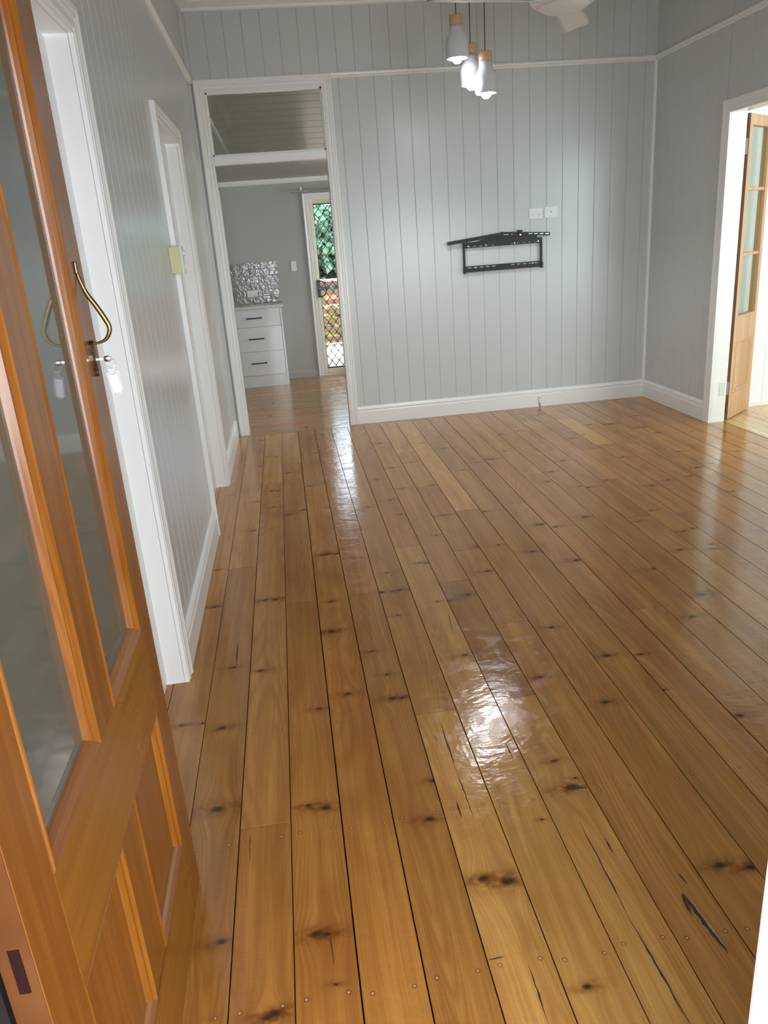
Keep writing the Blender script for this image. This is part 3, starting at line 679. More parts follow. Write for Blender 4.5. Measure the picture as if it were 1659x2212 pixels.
# ---------------------------------------------------------------- pale french door leaf, opened into the side room
FL = Vector((3.257, 5.408, 0)); fang = math.atan2(.286, .348)
leafo = empty('door_4', FL, fang, kind='structure', label='pale timber french door leaf with three glass panes, opened into the bright side room')
def lp_(name, b, mat, label=None): return local(name, b, mat, leafo, label=label)
FW, FT = .450, .050; B0, B1 = .012, 2.120            # x along the leaf, y = thickness away from the camera
lp_('hinge_stile', box(.0015, .052, 0, FT, B0, B1, bev=.001), M['leaf'])
lp_('stile_edge', box(0, .0015, .001, FT-.001, B0, B1), M['leaf_edge'])
for z0, z1 in ((2.02, 2.10), (1.64, 1.665), (1.20, 1.225), (.66, .72), (.56, .60), (.06, .14)):
    lp_('tenon_end', box(-.0008, .0005, .018, .034, z0, z1), M['tenon'])
lp_('lock_stile', box(FW-.052, FW, 0, FT, B0, B1, bev=.001), M['leaf'])
for nm, z0, z1 in (('top_rail', 2.050, B1), ('lock_rail', .590, .775), ('bottom_rail', B0, .200)): lp_(nm, box(.052, FW-.052, 0, FT, z0, z1, bev=.001), M['leaf'])
for z in (1.645, 1.205): lp_('glazing_bar', box(.052, FW-.052, .006, FT-.006, z-.011, z+.011, bev=.003), M['leaf'])
for z0, z1 in ((.775, 1.195), (1.215, 1.635), (1.655, 2.050)): lp_('pane', box(.052, FW-.052, .024, .028, z0, z1), M['glass'])
lp_('panel', box(.050, FW-.050, .016, .034, .198, .592), M['leaf'])
LW = lambda a, z, d: Vector((a, .016 - d, z))
lp_('panel_bead', frame(LW, [(.052, .200), (FW-.052, .200), (FW-.052, .590), (.052, .590), (.052, .200)], [(0, 0), (0, .014), (.006, .019), (.012, .012), (.020, .012), (.026, .004), (.028, 0)]), M['leaf'])
lt = lp_('latch', box(FW, FW+.004, .012, .030, .72, .80), M['bronze'])
local('tongue', box(FW+.004, FW+.022, .018, .024, .752, .760), M['bronze'], lt); local('tongue_tip', box(FW+.018, FW+.022, .018, .024, .76, .775), M['bronze'], lt)
for z0 in (1.865, .200):
    hg = local('hinge', box(-.0025, -.0005, .004, .046, z0, z0+.10), M['hinge'], leafo, label='galvanised butt hinge')
    hb = bmesh.new(); tube(hb, [(-.004, .050, z0-.002), (-.004, .050, z0+.102)], .0035, 8); local('hinge_pin', hb, M['hinge'], hg)
    hb = bmesh.new()
    for zz in (.012, .037, .062, .088): lathe(hb, [(.0, 0), (.0032, 0), (.0032, .001), (0, .001)], (0, 0, 0), 8) if False else bx(hb, -.0031, -.0024, .022+(.008 if zz in (.037, .062) else 0), .028+(.008 if zz in (.037, .062) else 0), z0+zz-.003, z0+zz+.003)
    local('screw', hb, M['hole'], hg)
hj = bmesh.new()
for z0 in (1.865, .200): bx(hj, RX+.055, RX+.098, 5.3975, 5.400, z0, z0+.10)
h2 = obj('hinge_leaf', hj, M['hinge']); h2.parent = bpy.data.objects['trim_19']

# ---------------------------------------------------------------- side room shell
SR = lambda a, z, d: Vector((a, 5.79 - d, z))
ws = backing('wall_side_room', SR, [(RX+.10, 6.6, 0, 2.9)], -.1, -.0125, M['wall_side'])
boards(ws, SR, [(RX+.10, 6.5, .02, 2.8)], 3.58, M['wall_side'], .19)
obj('baseboard_side_room', run(SR, [(0, 0), (0, .012), (.03, .012), (.035, 0)], RX+.10, 6.5), M['trim'], kind='structure')
bm = bmesh.new()
for r in ((RX+.10, 3.7, 0, 2.9), (6.1, 6.6, 0, 2.9), (3.7, 6.1, 0, .5), (3.7, 6.1, 2.6, 2.9)): bx(bm, r[0], r[1], 2.1, 2.2, r[2], r[3])
obj('wall_side_room_near', bm, M['wall_side'], kind='structure')
obj('wall_side_room_end', box(6.5, 6.6, 2.1, 5.9, 0, 2.9), M['wall_side'], kind='structure')
wn3 = empty('window_3', (4.9, 2.15, 1.5), kind='structure')
fb = bmesh.new()
for r in ((3.7, 3.76, .5, 2.6), (6.04, 6.1, .5, 2.6), (3.7, 6.1, .5, .56), (3.7, 6.1, 2.54, 2.6), (4.87, 4.93, .5, 2.6)): bx(fb, r[0], r[1], 2.12, 2.16, r[2], r[3])
obj('window_frame', fb, M['trim'], wn3)
for r in ((3.76, 4.87, .56, 2.54), (4.93, 6.04, .56, 2.54)): obj('pane', box(r[0], r[1], 2.138, 2.142, r[2], r[3]), M['glass'], wn3)
obj('ceiling_side_room', box(RX+.10, 6.6, 2.1, 5.9, 2.8, 2.86), M['ceil'], kind='structure')

# ---------------------------------------------------------------- kitchen shell
DKL, DKR = .402, 1.222                                # back door leaf
bm = bmesh.new()
for r in ((KL-.1, DKL-.012, 0, 2.30), (DKR+.012, KR+.1, 0, 2.30), (DKL-.012, DKR+.012, 1.995, 2.30)): wbox(KB, *r, -.1, 0, bm)
wk = obj('wall_kitchen_back', bm, M['kwall'], kind='structure')
KCORN = [(2.152, 0), (2.152, .016), (2.160, .026), (2.176, .040), (2.190, .042), (2.205, .042), (2.205, 0)]
obj('trim_23', run(KB, KCORN, KL, KR), M['trim'], kind='structure')
obj('baseboard_kitchen', run(KB, [(0, 0), (0, .014), (.07, .014), (.085, .006), (.088, 0)], -.03, DKL-.07), M['kwall'], kind='structure')
bm = bmesh.new(); wbox(KLW, KFY-.012, KY+.1, 0, 3.2, -.1, 0, bm); obj('wall_kitchen_left', bm, M['kwall'], kind='structure')
obj('trim_24', frame(KLW, [(9.02, 0), (9.02, 2.02), (8.2, 2.02), (8.2, 0)], [(-u, d) for u, d in arch()]), M['trim'], kind='structure')
bm = bmesh.new()
for r in ((KFY-.012, 7.0, 0, 3.2), (8.9, KY+.1, 0, 3.2), (7.0, 8.9, 0, 1.0), (7.0, 8.9, 2.0, 3.2)): bx(bm, KR, KR+.1, *r)
obj('wall_kitchen_right', bm, M['kwall'], kind='structure')
wn4 = empty('window_4', (KR+.05, 7.95, 1.5), kind='structure')
fb = bmesh.new()
for r in ((7.0, 7.05, 1.0, 2.0), (8.85, 8.9, 1.0, 2.0), (7.0, 8.9, 1.0, 1.05), (7.0, 8.9, 1.95, 2.0), (7.93, 7.97, 1.0, 2.0)): bx(fb, KR+.03, KR+.07, *r)
obj('window_frame', fb, M['trim'], wn4)
for r in ((7.05, 7.93, 1.05, 1.95), (7.97, 8.85, 1.05, 1.95)): obj('pane', box(KR+.048, KR+.052, *r), M['glass'], wn4)
# kitchen side of the dividing wall
bm = bmesh.new(); WK2 = lambda a, z, d: Vector((a, KFY + d, z))
for r in ((KL-.1, DL-.02, 0, 3.2), (DR+.02, KR+.1, 0, 3.2), (DL-.02, DR+.02, DT+.02, 3.2)): wbox(WK2, *r, -.012, .001, bm)
obj('wall_kitchen_front', bm, M['kwall'], kind='structure')
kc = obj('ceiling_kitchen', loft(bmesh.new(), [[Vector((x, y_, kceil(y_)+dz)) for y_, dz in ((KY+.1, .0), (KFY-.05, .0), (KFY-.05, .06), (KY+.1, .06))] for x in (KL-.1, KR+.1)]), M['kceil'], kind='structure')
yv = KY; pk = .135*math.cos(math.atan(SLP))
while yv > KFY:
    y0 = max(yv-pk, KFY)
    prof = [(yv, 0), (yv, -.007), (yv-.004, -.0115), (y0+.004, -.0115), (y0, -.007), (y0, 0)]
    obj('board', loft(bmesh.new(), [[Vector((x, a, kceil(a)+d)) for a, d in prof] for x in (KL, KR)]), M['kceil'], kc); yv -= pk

# drawer cabinet, benchtop, tiles
CY = 8.90
cab = empty('drawer_cabinet', (-.30, CY, 0), label='white gloss three-drawer kitchen cabinet with black bar handles', cat='cabinet')
obj('carcass', box(KL+.004, -.052, CY+.020, KY-.002, .10, .862), M['cab'], cab)
obj('end_panel', box(-.050, -.030, CY-.002, KY-.002, 0, .862, bev=.001), M['cab'], cab)
obj('kickboard', box(KL+.004, -.050, CY+.012, CY+.028, 0, .128), M['cab'], cab)
for z0, z1, hz in ((.671, .862, .767), (.401, .666, .541), (.134, .396, .271)):
    dr = obj('drawer_front', box(KL+.006, -.053, CY, CY+.018, z0, z1, bev=.0015), M['cab'], cab)
    hb = bmesh.new(); tube(hb, [(-.428, CY-.028, hz), (-.256, CY-.028, hz)], .0062, 8)
    for x in (-.420, -.264):
        tube(hb, [(x, CY-.034, hz), (x, CY+.001, hz)], .0075, 8)
    obj('handle', hb, M['black'], dr, True)
tag(obj('benchtop', box(KL+.004, -.012, CY-.018, KY-.001, .864, .896, bev=.003), M['bench']), 'pale kitchen benchtop over the white drawer cabinet', 'benchtop')
sb = obj('tile_splashback', box(KL+.01, -.028, KY-.007, KY, .897, 1.348), M['grout'], label='grey rippled brick-pattern tile splashback above the kitchen benchtop', cat='splashback')
th_, tw_ = .075, .225; r = 0; z = 1.348
while z > .90:
    zb = max(z-th_, .897); xo = -.028 - (tw_*.42 if r % 2 else tw_*.86)
    xs = [-.028]; xx = xo
    while xx > KL+.012: xs.append(xx); xx -= tw_
    xs.append(KL+.01)
    for xa, xb in zip(xs[1:], xs[:-1]):
        if xb-xa < .012: continue
        obj('tile', box(xa+.0025, xb-.0025, KY-.014, KY-.006, zb+.0025, z-.0025, bev=.002), M['tile'], sb)
    z -= th_; r += 1

# outlets and switch plates
def plate(name, W, ac, zc, wd, ht, label, group=None, kind='outlet', cat='outlet', d0=0.0, th=.009):
    bm = wbox(W, ac-wd/2, ac+wd/2, zc-ht/2, zc+ht/2, d0, d0+th)
    bmesh.ops.bevel(bm, geom=bm.edges[:], offset=.0025, segments=2, affect='EDGES')
    o = empty(name, W(ac, zc, 0), label=label, cat=cat, group=group)
    obj('face_plate', bm, M['plastic'], o)
    if kind in ('outlet', 'single'):
        for s in ((-1, 1) if kind == 'outlet' else (0,)):
            cx = ac + s*wd*.22
            hb = bmesh.new()
            for (dx, dz, an) in ((-.006, .004, .5), (.006, .004, -.5), (0, -.008, 0)):
                b2 = box(-.0011, .0011, -.0005, .0005, -.004, .004)
                b2.transform(Matrix.Rotation(an, 4, 'Y')); 
                for f in b2.faces: hb.faces.new([hb.verts.new(W(cx+dx+v.co.x, zc-ht*.14+dz+v.co.z, d0+th+.0003+abs(v.co.y))) for v in f.verts])
                b2.free()
            obj('socket_slots', hb, M['hole'], o)
            obj('switch', wbox(W, ac+s*wd*.10-.005, ac+s*wd*.10+.005, zc+ht*.22-.006, zc+ht*.22+.006, d0+th-.001, d0+th+.003, bev=.001), M['plastic'], o)
    if kind == 'jack':
        hb = bmesh.new(); lathe(hb, [(0, .004), (.003, .004), (.0045, .003), (.0045, -.002)], n=12)
        for v in hb.verts: v.co = W(ac+v.co.x, zc+v.co.y, d0+th+v.co.z)
        obj('jack', hb, M['blackg'], o)
    if kind == 'switches':
        for dz in (-.022, 0, .022): obj('switch', wbox(W, ac-.007, ac+.007, zc+dz-.006, zc+dz+.006, d0+th-.001, d0+th+.003, bev=.001), M['plastic'], o)
    return o
plate('power_outlet', WB, 2.1255, 1.603, .114, .080, 'white double power outlet on the grey wall above the black bracket')
plate('aerial_socket', WB, 2.253, 1.607, .114, .080, 'white wall plate with one dark round socket beside the double power outlet', kind='jack', cat='wall plate')
plate('kitchen_outlet', KB, -.343, 1.008, .112, .072, 'white double outlet set in the rippled kitchen tiles', kind='outlet', d0=.012)
plate('switch_plate', KB, .162, 1.273, .062, .108, 'upright white switch plate on the kitchen wall left of the back door', kind='switches', cat='switch')
so = empty('floor_socket', WB(2.150, .06, .02), label='small white socket with a short cord on the back wall skirting', cat='socket')
obj('housing', wbox(WB, 2.135, 2.163, .035, .092, .016, .034, bev=.003), M['plastic'], so)
hb = bmesh.new(); tube(hb, [WB(2.148, .036, .024), WB(2.148, .015, .026), WB(2.147, .001, .03)], .003, 6); obj('cord', hb, M['cord'], so)
obj('slot', wbox(WB, 2.145, 2.153, .078, .084, .0335, .0345), M['hole'], so)
# dimmer on a deep yellowed block beside the far-left door
dm = empty('dimmer_switch', WL(4.01, 1.47, 0), label='yellowed surface-mounted light switch block with round knob beside the far white door', cat='switch')
obj('mounting_block', wbox(WL, 3.985, 4.060, 1.412, 1.532, .0, .052, bev=.003), M['cream'], dm)
obj('face_plate', wbox(WL, 3.982, 4.063, 1.409, 1.535, .052, .062, bev=.002), M['plastic'], dm)
hb = bmesh.new(); lathe(hb, [(0, .012), (.011, .012), (.013, .009), (.013, -.002)], n=16)
for v in hb.verts: v.co = WL(4.022+v.co.x, 1.50+v.co.y, .062+v.co.z)
obj('dimmer_knob', hb, M['plastic'], dm, True)
obj('rocker', wbox(WL, 4.015, 4.03, 1.432, 1.45, .061, .066, bev=.001), M['plastic'], dm)

# ---------------------------------------------------------------- wall bracket for a television
tv = empty('television_bracket', WB(1.84, 1.32, 0), label='empty black steel television bracket on the grey back wall', cat='bracket')
def slotted(name, a0, a1, z0, z1, slots, zs, hs, d0, d1):
    bm = bmesh.new(); wbox(WB, a0, a1, z0, zs-hs/2, d0, d1, bm); wbox(WB, a0, a1, zs+hs/2, z1, d0, d1, bm)
    e = a0
    for s0, s1 in slots:
        wbox(WB, e, s0, zs-hs/2, zs+hs/2, d0, d1, bm); e = s1
    wbox(WB, e, a1, zs-hs/2, zs+hs/2, d0, d1, bm)
    return obj(name, bm, M['black'], tv)
sl = [(1.535+i*.051, 1.535+i*.051+.034) for i in range(5)] + [(1.905+i*.050, 1.905+i*.050+.033) for i in range(5)]
slotted('top_rail', 1.502, 2.171, 1.374, 1.418, sl, 1.385, .008, .018, .030)
slotted('bottom_rail', 1.502, 2.173, 1.184, 1.232, sl, 1.219, .009, .018, .030)
obj('side_bar', wbox(WB, 1.502, 1.518, 1.225, 1.38, .014, .034), M['black'], tv)
obj('side_bar', wbox(WB, 2.156, 2.171, 1.225, 1.38, .014, .034), M['black'], tv)
for a in (1.500, 2.158): obj('corner_cap', wbox(WB, a, a+.018, 1.176, 1.222, .010, .040, bev=.003), M['black'], tv)
obj('back_plate', loft(bmesh.new(), [[WB(a, z, d) for a, z in ((1.60, 1.412), (2.13, 1.412), (2.13, 1.442), (1.95, 1.458), (1.83, 1.462), (1.66, 1.430))] for d in (.012, .022)]), M['black'], tv)
def tilt(name, a0, z0, a1, z1, h, d0, d1, d2=None):
    d2 = d0 if d2 is None else d2; dd = d1-d0
    return obj(name, loft(bmesh.new(), [[WB(a0, z0-h/2, d0), WB(a0, z0+h/2, d0), WB(a0, z0+h/2, d0+dd), WB(a0, z0-h/2, d0+dd)], [WB(a1, z1-h/2, d2), WB(a1, z1+h/2, d2), WB(a1, z1+h/2, d2+dd), WB(a1, z1-h/2, d2+dd)]]), M['black'], tv)
tilt('left_arm', 1.372, 1.420, 1.805, 1.462, .026, .030, .052)
arm = tilt('right_arm', 1.815, 1.468, 2.232, 1.438, .026, .030, .046)
hb = bmesh.new()
for i in range(4): 
    a = 2.05+i*.047; z = 1.468-.030*(a-1.815)/.417; wbox(WB, a, a+.030, z-.003, z+.003, .0455, .0468, hb)
wbox(WB, 1.84, 1.88, 1.455, 1.459, .0455, .0468, hb); wbox(WB, 1.905, 1.915, 1.453, 1.458, .0455, .0468, hb)
obj('arm_slots', hb, M['steel'], tv, kind='stuff')
obj('pivot_head', wbox(WB, 1.963, 1.995, 1.455, 1.485, .02, .06, bev=.002), M['black'], tv)
hb = bmesh.new(); lathe(hb, [(0, .003), (.009, .003), (.010, 0), (.010, -.004)], n=14)
for v in hb.verts: v.co = WB(1.978+v.co.x, 1.450+v.co.y, .052+v.co.z)
obj('pivot_bolt', hb, M['steel'], tv)
for a, z in ((1.544, 1.388), (1.692, 1.388), (1.935, 1.388), (2.135, 1.388), (1.597, 1.219), (2.088, 1.219)):
    hb = bmesh.new(); lathe(hb, [(0, .003), (.006, .003), (.007, 0), (.007, -.004)], n=10)
    for v in hb.verts: v.co = WB(a+v.co.x, z+v.co.y, .032+v.co.z)
    obj('screw', hb, M['steel'], tv)

# ---------------------------------------------------------------- pendant lamps
def pendant(x, y, zb, label, hz=.235, r=.068):
    o = empty('pendant_light', (x, y, zb), label=label, cat='pendant lamp', group='cluster of three pendant lamps')
    zt = .200
    sh = bmesh.new()
    outp = [(r*.93, 0), (r, .012), (r, .082), (r*.985, .092), (r*.93, .104), (r*.80, .122), (r*.67, .137), (r*.60, .150), (r*.60, .178)]
    inp = [(r*.54, .176), (r*.55, .148), (r*.75, .119), (r*.90, .096), (r*.95, .080), (r*.95, .012), (r*.90, .001)]
    lathe(sh, outp + inp, n=32)
    s = local('lamp_shade', sh, M['concrete'], o, True)
    cb = bmesh.new(); lathe(cb, [(0, .178), (r*.60, .178), (r*.615, .182), (r*.615, .225), (r*.58, .230), (0, .230)], n=28); local('timber_cap', cb, M['lampwood'], o, True)
    bb = bmesh.new(); lathe(bb, [(0, -.028), (.014, -.026), (.026, -.016), (.032, 0), (.032, .016), (.022, .045), (.014, .070), (.012, .11), (0, .11)], n=20); local('bulb', bb, M['bulb'], o, True)
    rb = bmesh.new(); lathe(rb, [(0, .02), (r*.90, .02), (r*.90, .023), (0, .023)], n=28)
    cc = bmesh.new(); tube(cc, [(0, 0, .228), (0, 0, CEIL-.05-zb)], .0028, 6); local('cord', cc, M['cord'], o)
    l = bpy.data.lights.new('lamp', 'SPOT'); l.energy = 13; l.color = (.93, .96, 1); l.shadow_soft_size = .03; l.spot_size = 2.3; l.spot_blend = .5
    lo = bpy.data.objects.new('lamp', l); COL.objects.link(lo); lo.parent = o; lo.location = (0, 0, -.035)
    rb.free(); return o
PY = 5.25
pendant(1.215, PY, 2.500, 'grey pendant lamp with pale timber cap, leftmost and highest of the three')
pendant(1.338, PY+.16, 2.376, 'grey pendant lamp with pale timber cap, middle of the three, partly hidden')
pendant(1.390, PY, 2.300, 'grey pendant lamp with pale timber cap, lowest of the three')
bm = bmesh.new(); lathe(bm, [(0, 0), (.15, 0), (.155, .006), (.155, .045), (0, .045)], (1.31, PY+.02, CEIL-.055), 36)
tag(obj('ceiling_canopy', bm, M['fan'], None, True), 'round white ceiling canopy the three pendant lamps hang from', 'canopy')

# ---------------------------------------------------------------- ceiling fan
FX, FYY, FZ = 1.568, 4.36, 2.53
fan = empty('ceiling_fan', (FX, FYY, FZ), label='white three-bladed ceiling fan beside the pendant lamps', cat='fan')
hb = bmesh.new(); lathe(hb, [(0, -.020), (.05, -.018), (.10, -.010), (.125, .004), (.130, .012), (.133, .010), (.150, .018), (.168, .034), (.172, .05), (.165, .085), (.13, .12), (.05, .14), (0, .145)], n=40)
local('motor_housing', hb, M['fan'], fan, True)
hb = bmesh.new(); tube(hb, [(0, 0, .14), (0, 0, CEIL-FZ-.06)], .013, 12); local('down_rod', hb, M['fan'], fan, True)
hb = bmesh.new(); lathe(hb, [(0, -.07), (.03, -.07), (.065, -.02), (.07, 0), (0, 0)], (0, 0, CEIL-FZ-.012), 24); local('ceiling_rose', hb, M['fan'], fan, True)
a0 = math.radians(64)
for k in range(3):
    bm = bmesh.new(); rings = []
    ang = a0 + k*2*PI/3
    for r_, wd, tw, zz in ((.11, .060, .30, .035), (.20, .066, .28, .030), (.30, .070, .24, .034), (.42, .074, .20, .036), (.56, .078, .16, .040), (.69, .080, .12, .044), (.705, .074, .12, .044)):
        u = Vector((math.cos(ang), math.sin(ang), 0)); v = Vector((-u.y, u.x, 0)); ring = []
        for s, h in ((-1, 0), (-.6, .004), (0, .007), (.6, .006), (1, 0), (.6, -.001), (0, .001), (-.6, -.001)):
            ring.append(u*(r_ - (.012 if abs(s) == 1 else 0)) + v*(wd*s) + Vector((0, 0, zz + h - .016*s)))
        rings.append(ring)
    local('blade', loft(bm, rings), M['fan'], fan, True)

# ---------------------------------------------------------------- curtain rod and kitchen back door
rod = empty('curtain_rod', (.7, KY-.05, 2.053), label='thin grey metal curtain rod over the kitchen back door', cat='curtain rod')
hb = bmesh.new(); tube(hb, [(.205, KY-.05, 2.053), (1.45, KY-.05, 2.053)], .010, 10); obj('rod', hb, M['steel'], rod)
for x in (.33, 1.35):
    hb = bmesh.new(); tube(hb, [(x, KY-.05, 2.062), (x, KY, 2.075)], .004, 6); bx(hb, x-.008, x+.008, KY-.004, KY, 2.06, 2.10); obj('wall_bracket', hb, M['steel'], rod)
casing('trim_25', KB, DKL-.010, DKR+.010, 1.972, arch(.76))
jb = bmesh.new()
wbox(KB, DKL-.012, DKL-.001, 0, 1.975, -.10, .001, jb); wbox(KB, DKR+.001, DKR+.012, 0, 1.975, -.1, .001, jb); wbox(KB, DKL-.012, DKR+.012, 1.968, 1.99, -.1, .001, jb)
obj('trim_26', jb, M['trim'], kind='structure')
sd = empty('door_5', ((DKL+DKR)/2, KY, 0), kind='structure', label='cream security screen door with black diamond mesh at the far end of the kitchen')
for r in ((DKL, DKL+.042, .018, 1.965), (DKR-.042, DKR, .018, 1.965)): obj('stile', wbox(KB, *r, -.030, .004, bev=.004), M['alu'], sd)
obj('top_rail', wbox(KB, DKL+.042, DKR-.042, 1.918, 1.965, -.030, .004, bev=.004), M['alu'], sd)
obj('bottom_rail', wbox(KB, DKL+.042, DKR-.042, .018, .080, -.030, .004, bev=.004), M['alu'], sd)
hb = bmesh.new()
for r in ((DKL+.042, DKL+.048, .08, 1.918), (DKR-.048, DKR-.042, .08, 1.918), (DKL+.042, DKR-.042, .08, .092), (DKL+.042, DKR-.042, 1.908, 1.918)): wbox(KB, *r, -.018, -.006, hb)
obj('inner_seal', hb, M['rubber_gap_shade'], sd)
gx0, gx1, gz0, gz1 = DKL+.045, DKR-.045, .086, 1.912
px_, pz_ = .086, .1135
hb = bmesh.new(); i = 0
zc = gz0 + .02
row = 0
nodes = []
while zc < gz1 + pz_:
    xc = gx0 + .012 + (px_/2 if row % 2 else 0) - px_
    while xc < gx1 + px_: nodes.append((xc, zc)); xc += px_
    zc += pz_/2; row += 1
def clipseg(p, q):
    t0, t1 = 0., 1.
    for a, d, lo, hi in ((p[0], q[0]-p[0], gx0, gx1), (p[1], q[1]-p[1], gz0, gz1)):
        if abs(d) < 1e-9: continue
        ta, tb = (lo-a)/d, (hi-a)/d
        if ta > tb: ta, tb = tb, ta
        t0, t1 = max(t0, ta), min(t1, tb)
    if t1-t0 < .02: return None
    return [(p[0]+(q[0]-p[0])*t, p[1]+(q[1]-p[1])*t) for t in (t0, t1)]
for (x, z) in nodes:
    for s in (-1, 1):
        # each strand leaves the knot upright and bows outwards like flattened wire
        pts = [(x+s*px_/2*f(t), z+pz_/2*t) for t in (0, .25, .5, .75, 1) for f in [lambda t: .5-.5*math.cos(PI*t)*(.35)-.5*(1-2*t)*.65]]
        for p, q in zip(pts[:-1], pts[1:]):
            c = clipseg(p, q)
            if c: tube(hb, [KB(c[0][0], c[0][1], -.012), KB(c[1][0], c[1][1], -.012)], .0034, 4)
    if gx0 < x < gx1 and gz0 < z < gz1: wbox(KB, x-.006, x+.006, z-.009, z+.009, -.017, -.008, hb)
obj('diamond_mesh', hb, M['blackg'], sd, kind='stuff')
hd = obj('door_handle', wbox(KB, DKL+.006, DKL+.040, .905, 1.10, .004, .030, bev=.006), M['blackg'], sd, label='black plastic lock with half-round pull')
hb = bmesh.new(); tube(hb, smooth_path([KB(DKL+.030, 1.085, .03), KB(DKL+.062, 1.085, .045), KB(DKL+.092, 1.055, .05), KB(DKL+.105, 1.0, .05), KB(DKL+.092, .945, .05), KB(DKL+.062, .92, .045), KB(DKL+.030, .92, .03)], 4), .007, 8)
obj('pull', hb, M['blackg'], hd, True)
hb = bmesh.new(); 
for dx in (.012, .030):
    b2 = bmesh.new(); lathe(b2, [(0, .003), (.005, .002), (.006, 0)], n=10)
    for f in b2.faces: hb.faces.new([hb.verts.new(KB(DKL+dx+v.co.x, 1.005+v.co.y, .031+v.co.z)) for v in f.verts])
    b2.free()
obj('lock_cylinder', hb, M['steel'], hd)
obj('threshold', wbox(KB, DKL-.01, DKR+.01, 0, .016, -.10, .004), M['alu'], sd)

# ---------------------------------------------------------------- outside the back door
dk = obj('deck_floor', box(-1.0, 3.5, KY+.13, 12.7, -.10, -.062), M['under'], kind='structure')
y = KY+.13
while y < 12.6:
    plank('plank', -1.0, 3.5, y+.003, y+.087, M['deck'], dk, (.42, .36, .36), top=-.035, th=.025); y += .09
rf = obj('roof_deck', box(-1.5, 4.0, KY+.1, 11.3, 2.32, 2.40), M['kwall'], kind='structure')
ral = empty('balustrade', (1.0, 12.5, 0), label='red-brown horizontal slat balustrade on the back deck behind the screen door', cat='balustrade')
for i in range(6):
    z0 = .80 - i*.142
    obj('slat', box(-1.0, 3.5, 12.50, 12.53, z0-.075, z0+.0, bev=.003), M['slat'], ral)
obj('top_rail', box(-1.0, 3.5, 12.47, 12.57, .93, .965, bev=.004), M['rail'], ral)
obj('under_rail', box(-1.0, 3.5, 12.50, 12.53, .86, .93, bev=.003), M['slat'], ral)
for x in (-.9, .1, 1.9, 3.3): obj('post', box(x-.045, x+.045, 12.53, 12.60, -.3, .95), M['slat'], ral)
obj('ground', box(-20, 24, 9.6, 40, -1.4, -1.3), M['ground'], kind='structure')
pw = empty('garden_wall', (1.0, 15.0, -1.3), label='salmon coloured low brick garden wall beyond the deck', cat='garden wall')
bw_, bh_ = .46, .16
for rI in range(12):
    for cI in range(9):
        x0 = -1.0 + cI*bw_ + (bw_/2 if rI % 2 else 0); obj('brick', box(x0+.005, x0+bw_-.005, 15.0, 15.12, -1.3+rI*bh_+.005, -1.3+(rI+1)*bh_-.005), M['salmon'], pw)
def leaves(bm, c, rad, n, size, rr, flat=1.0):
    for _ in range(n):
        d = Vector((rr.gauss(0, 1), rr.gauss(0, 1), rr.gauss(0, 1))).normalized()*rr.uniform(.35, 1)**.6
        p = Vector(c) + Vector((d.x*rad[0], d.y*rad[1], d.z*rad[2]))
        u = Vector((rr.gauss(0, 1), rr.gauss(0, 1), rr.gauss(0, 1)*flat)).normalized(); v = u.cross(Vector((rr.gauss(0, 1), rr.gauss(0, 1), rr.gauss(0, 1)))).normalized()
        s = size*rr.uniform(.6, 1.4); k = v*s*.38; e = u*s
        bm.faces.new([bm.verts.new(q) for q in (p, p+e*.4+k, p+e, p+e*.4-k)])
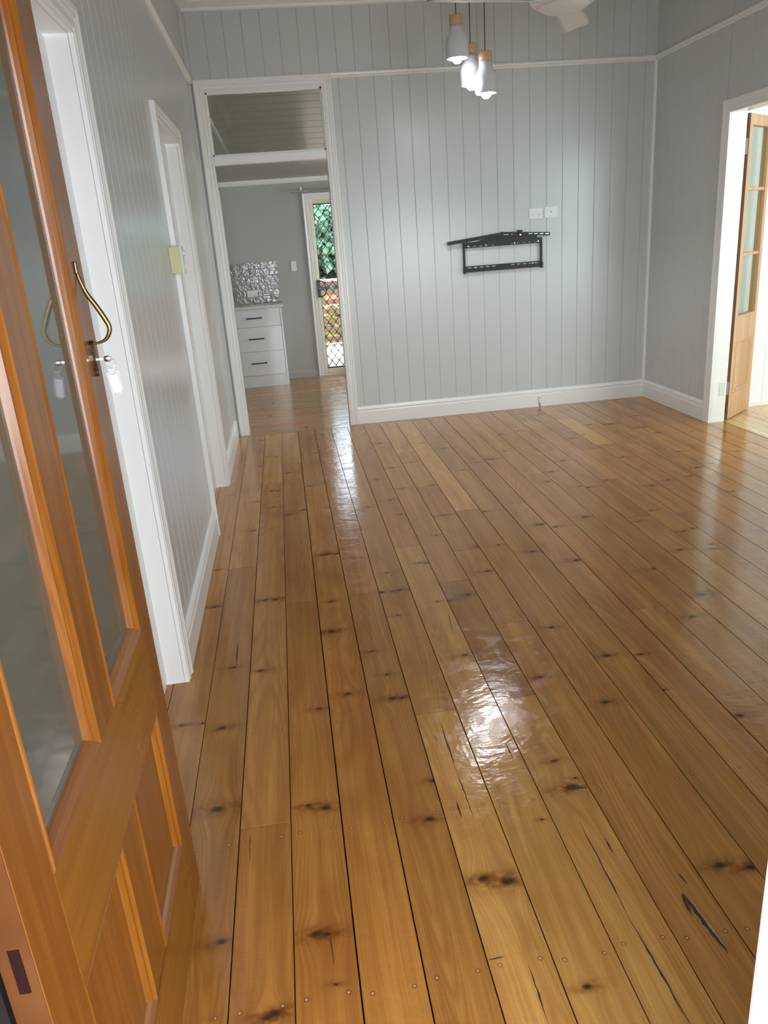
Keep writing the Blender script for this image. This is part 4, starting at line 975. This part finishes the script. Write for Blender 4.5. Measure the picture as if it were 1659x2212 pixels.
def tree(name, x, y, zb, h, rad, mats, n, size, label, cat, seed):
    rr = random.Random(seed); t_ = empty(name, (x, y, zb), label=label, cat=cat)
    bm = bmesh.new(); pts = [(x, y, zb), (x+.05, y, zb+h*.3), (x-.04, y+.03, zb+h*.6), (x+.02, y, zb+h*.9)]
    tube(bm, smooth_path(pts, 3), [.09*(1-.07*i) for i in range(10)], 8)
    for k in range(5):
        a = rr.uniform(0, 2*PI); z0 = zb+h*rr.uniform(.3, .7)
        tube(bm, [(x, y, z0), (x+rad[0]*.5*math.cos(a), y+rad[1]*.5*math.sin(a), z0+h*.15), (x+rad[0]*.8*math.cos(a), y+rad[1]*.8*math.sin(a), z0+h*.22)], [.035, .022, .01], 6)
    obj('trunk', bm, M['bark'], t_, True)
    for i, mt in enumerate(mats):
        bm = bmesh.new()
        for _ in range(14):
            c = (x+rr.uniform(-.7, .7)*rad[0], y+rr.uniform(-.7, .7)*rad[1], zb+h*.62+rr.uniform(-.8, .8)*rad[2])
            leaves(bm, c, (rad[0]*.4, rad[1]*.4, rad[2]*.3), n//14, size, rr)
        obj('foliage', bm, M[mt], t_, kind='stuff')
tree('shade_tree', .85, 17.0, -1.3, 3.95, (1.3, 1.0, 1.25), ('leaf1', 'leaf2'), 2600, .20, 'dark green shade tree seen through the upper screen door mesh', 'tree', 5)
tree('leafy_tree', 3.7, 17.4, -1.3, 3.75, (1.1, .9, 1.2), ('leaf2', 'leaf3'), 2400, .20, 'lighter green leafy tree behind the right part of the screen door', 'tree', 8)
tree('back_tree', 1.6, 21.5, -1.3, 4.1, (2.8, 1.2, 1.5), ('leaf1', 'leaf2'), 2400, .22, 'bushy green tree farthest beyond the deck', 'tree', 9)
def bush(x, y, r, mats, seed, label):
    rr = random.Random(seed); t_ = empty('flowering_bush', (x, y, -1.3), label=label, cat='bush')
    bm = bmesh.new()
    for k in range(7):
        a = rr.uniform(0, 2*PI); tube(bm, [(x, y, -1.3), (x+r*.3*math.cos(a), y+r*.3*math.sin(a), -.7), (x+r*.6*math.cos(a), y+r*.6*math.sin(a), -.1)], [.02, .014, .006], 5)
    obj('stem', bm, M['bark'], t_)
    for mt, n in mats:
        bm = bmesh.new(); leaves(bm, (x, y, -.2), (r, r*.8, .85), n, .12, rr); obj('foliage', bm, M[mt], t_, kind='stuff')
bush(.75, 13.9, .40, (('leaf3', 500), ('leaf2', 250)), 3, 'yellow green bush just beyond the deck balustrade')
bush(1.55, 14.1, .40, (('leaf1', 350), ('leaf2', 350)), 4, 'dark green bush beyond the balustrade, right of the yellow green one')
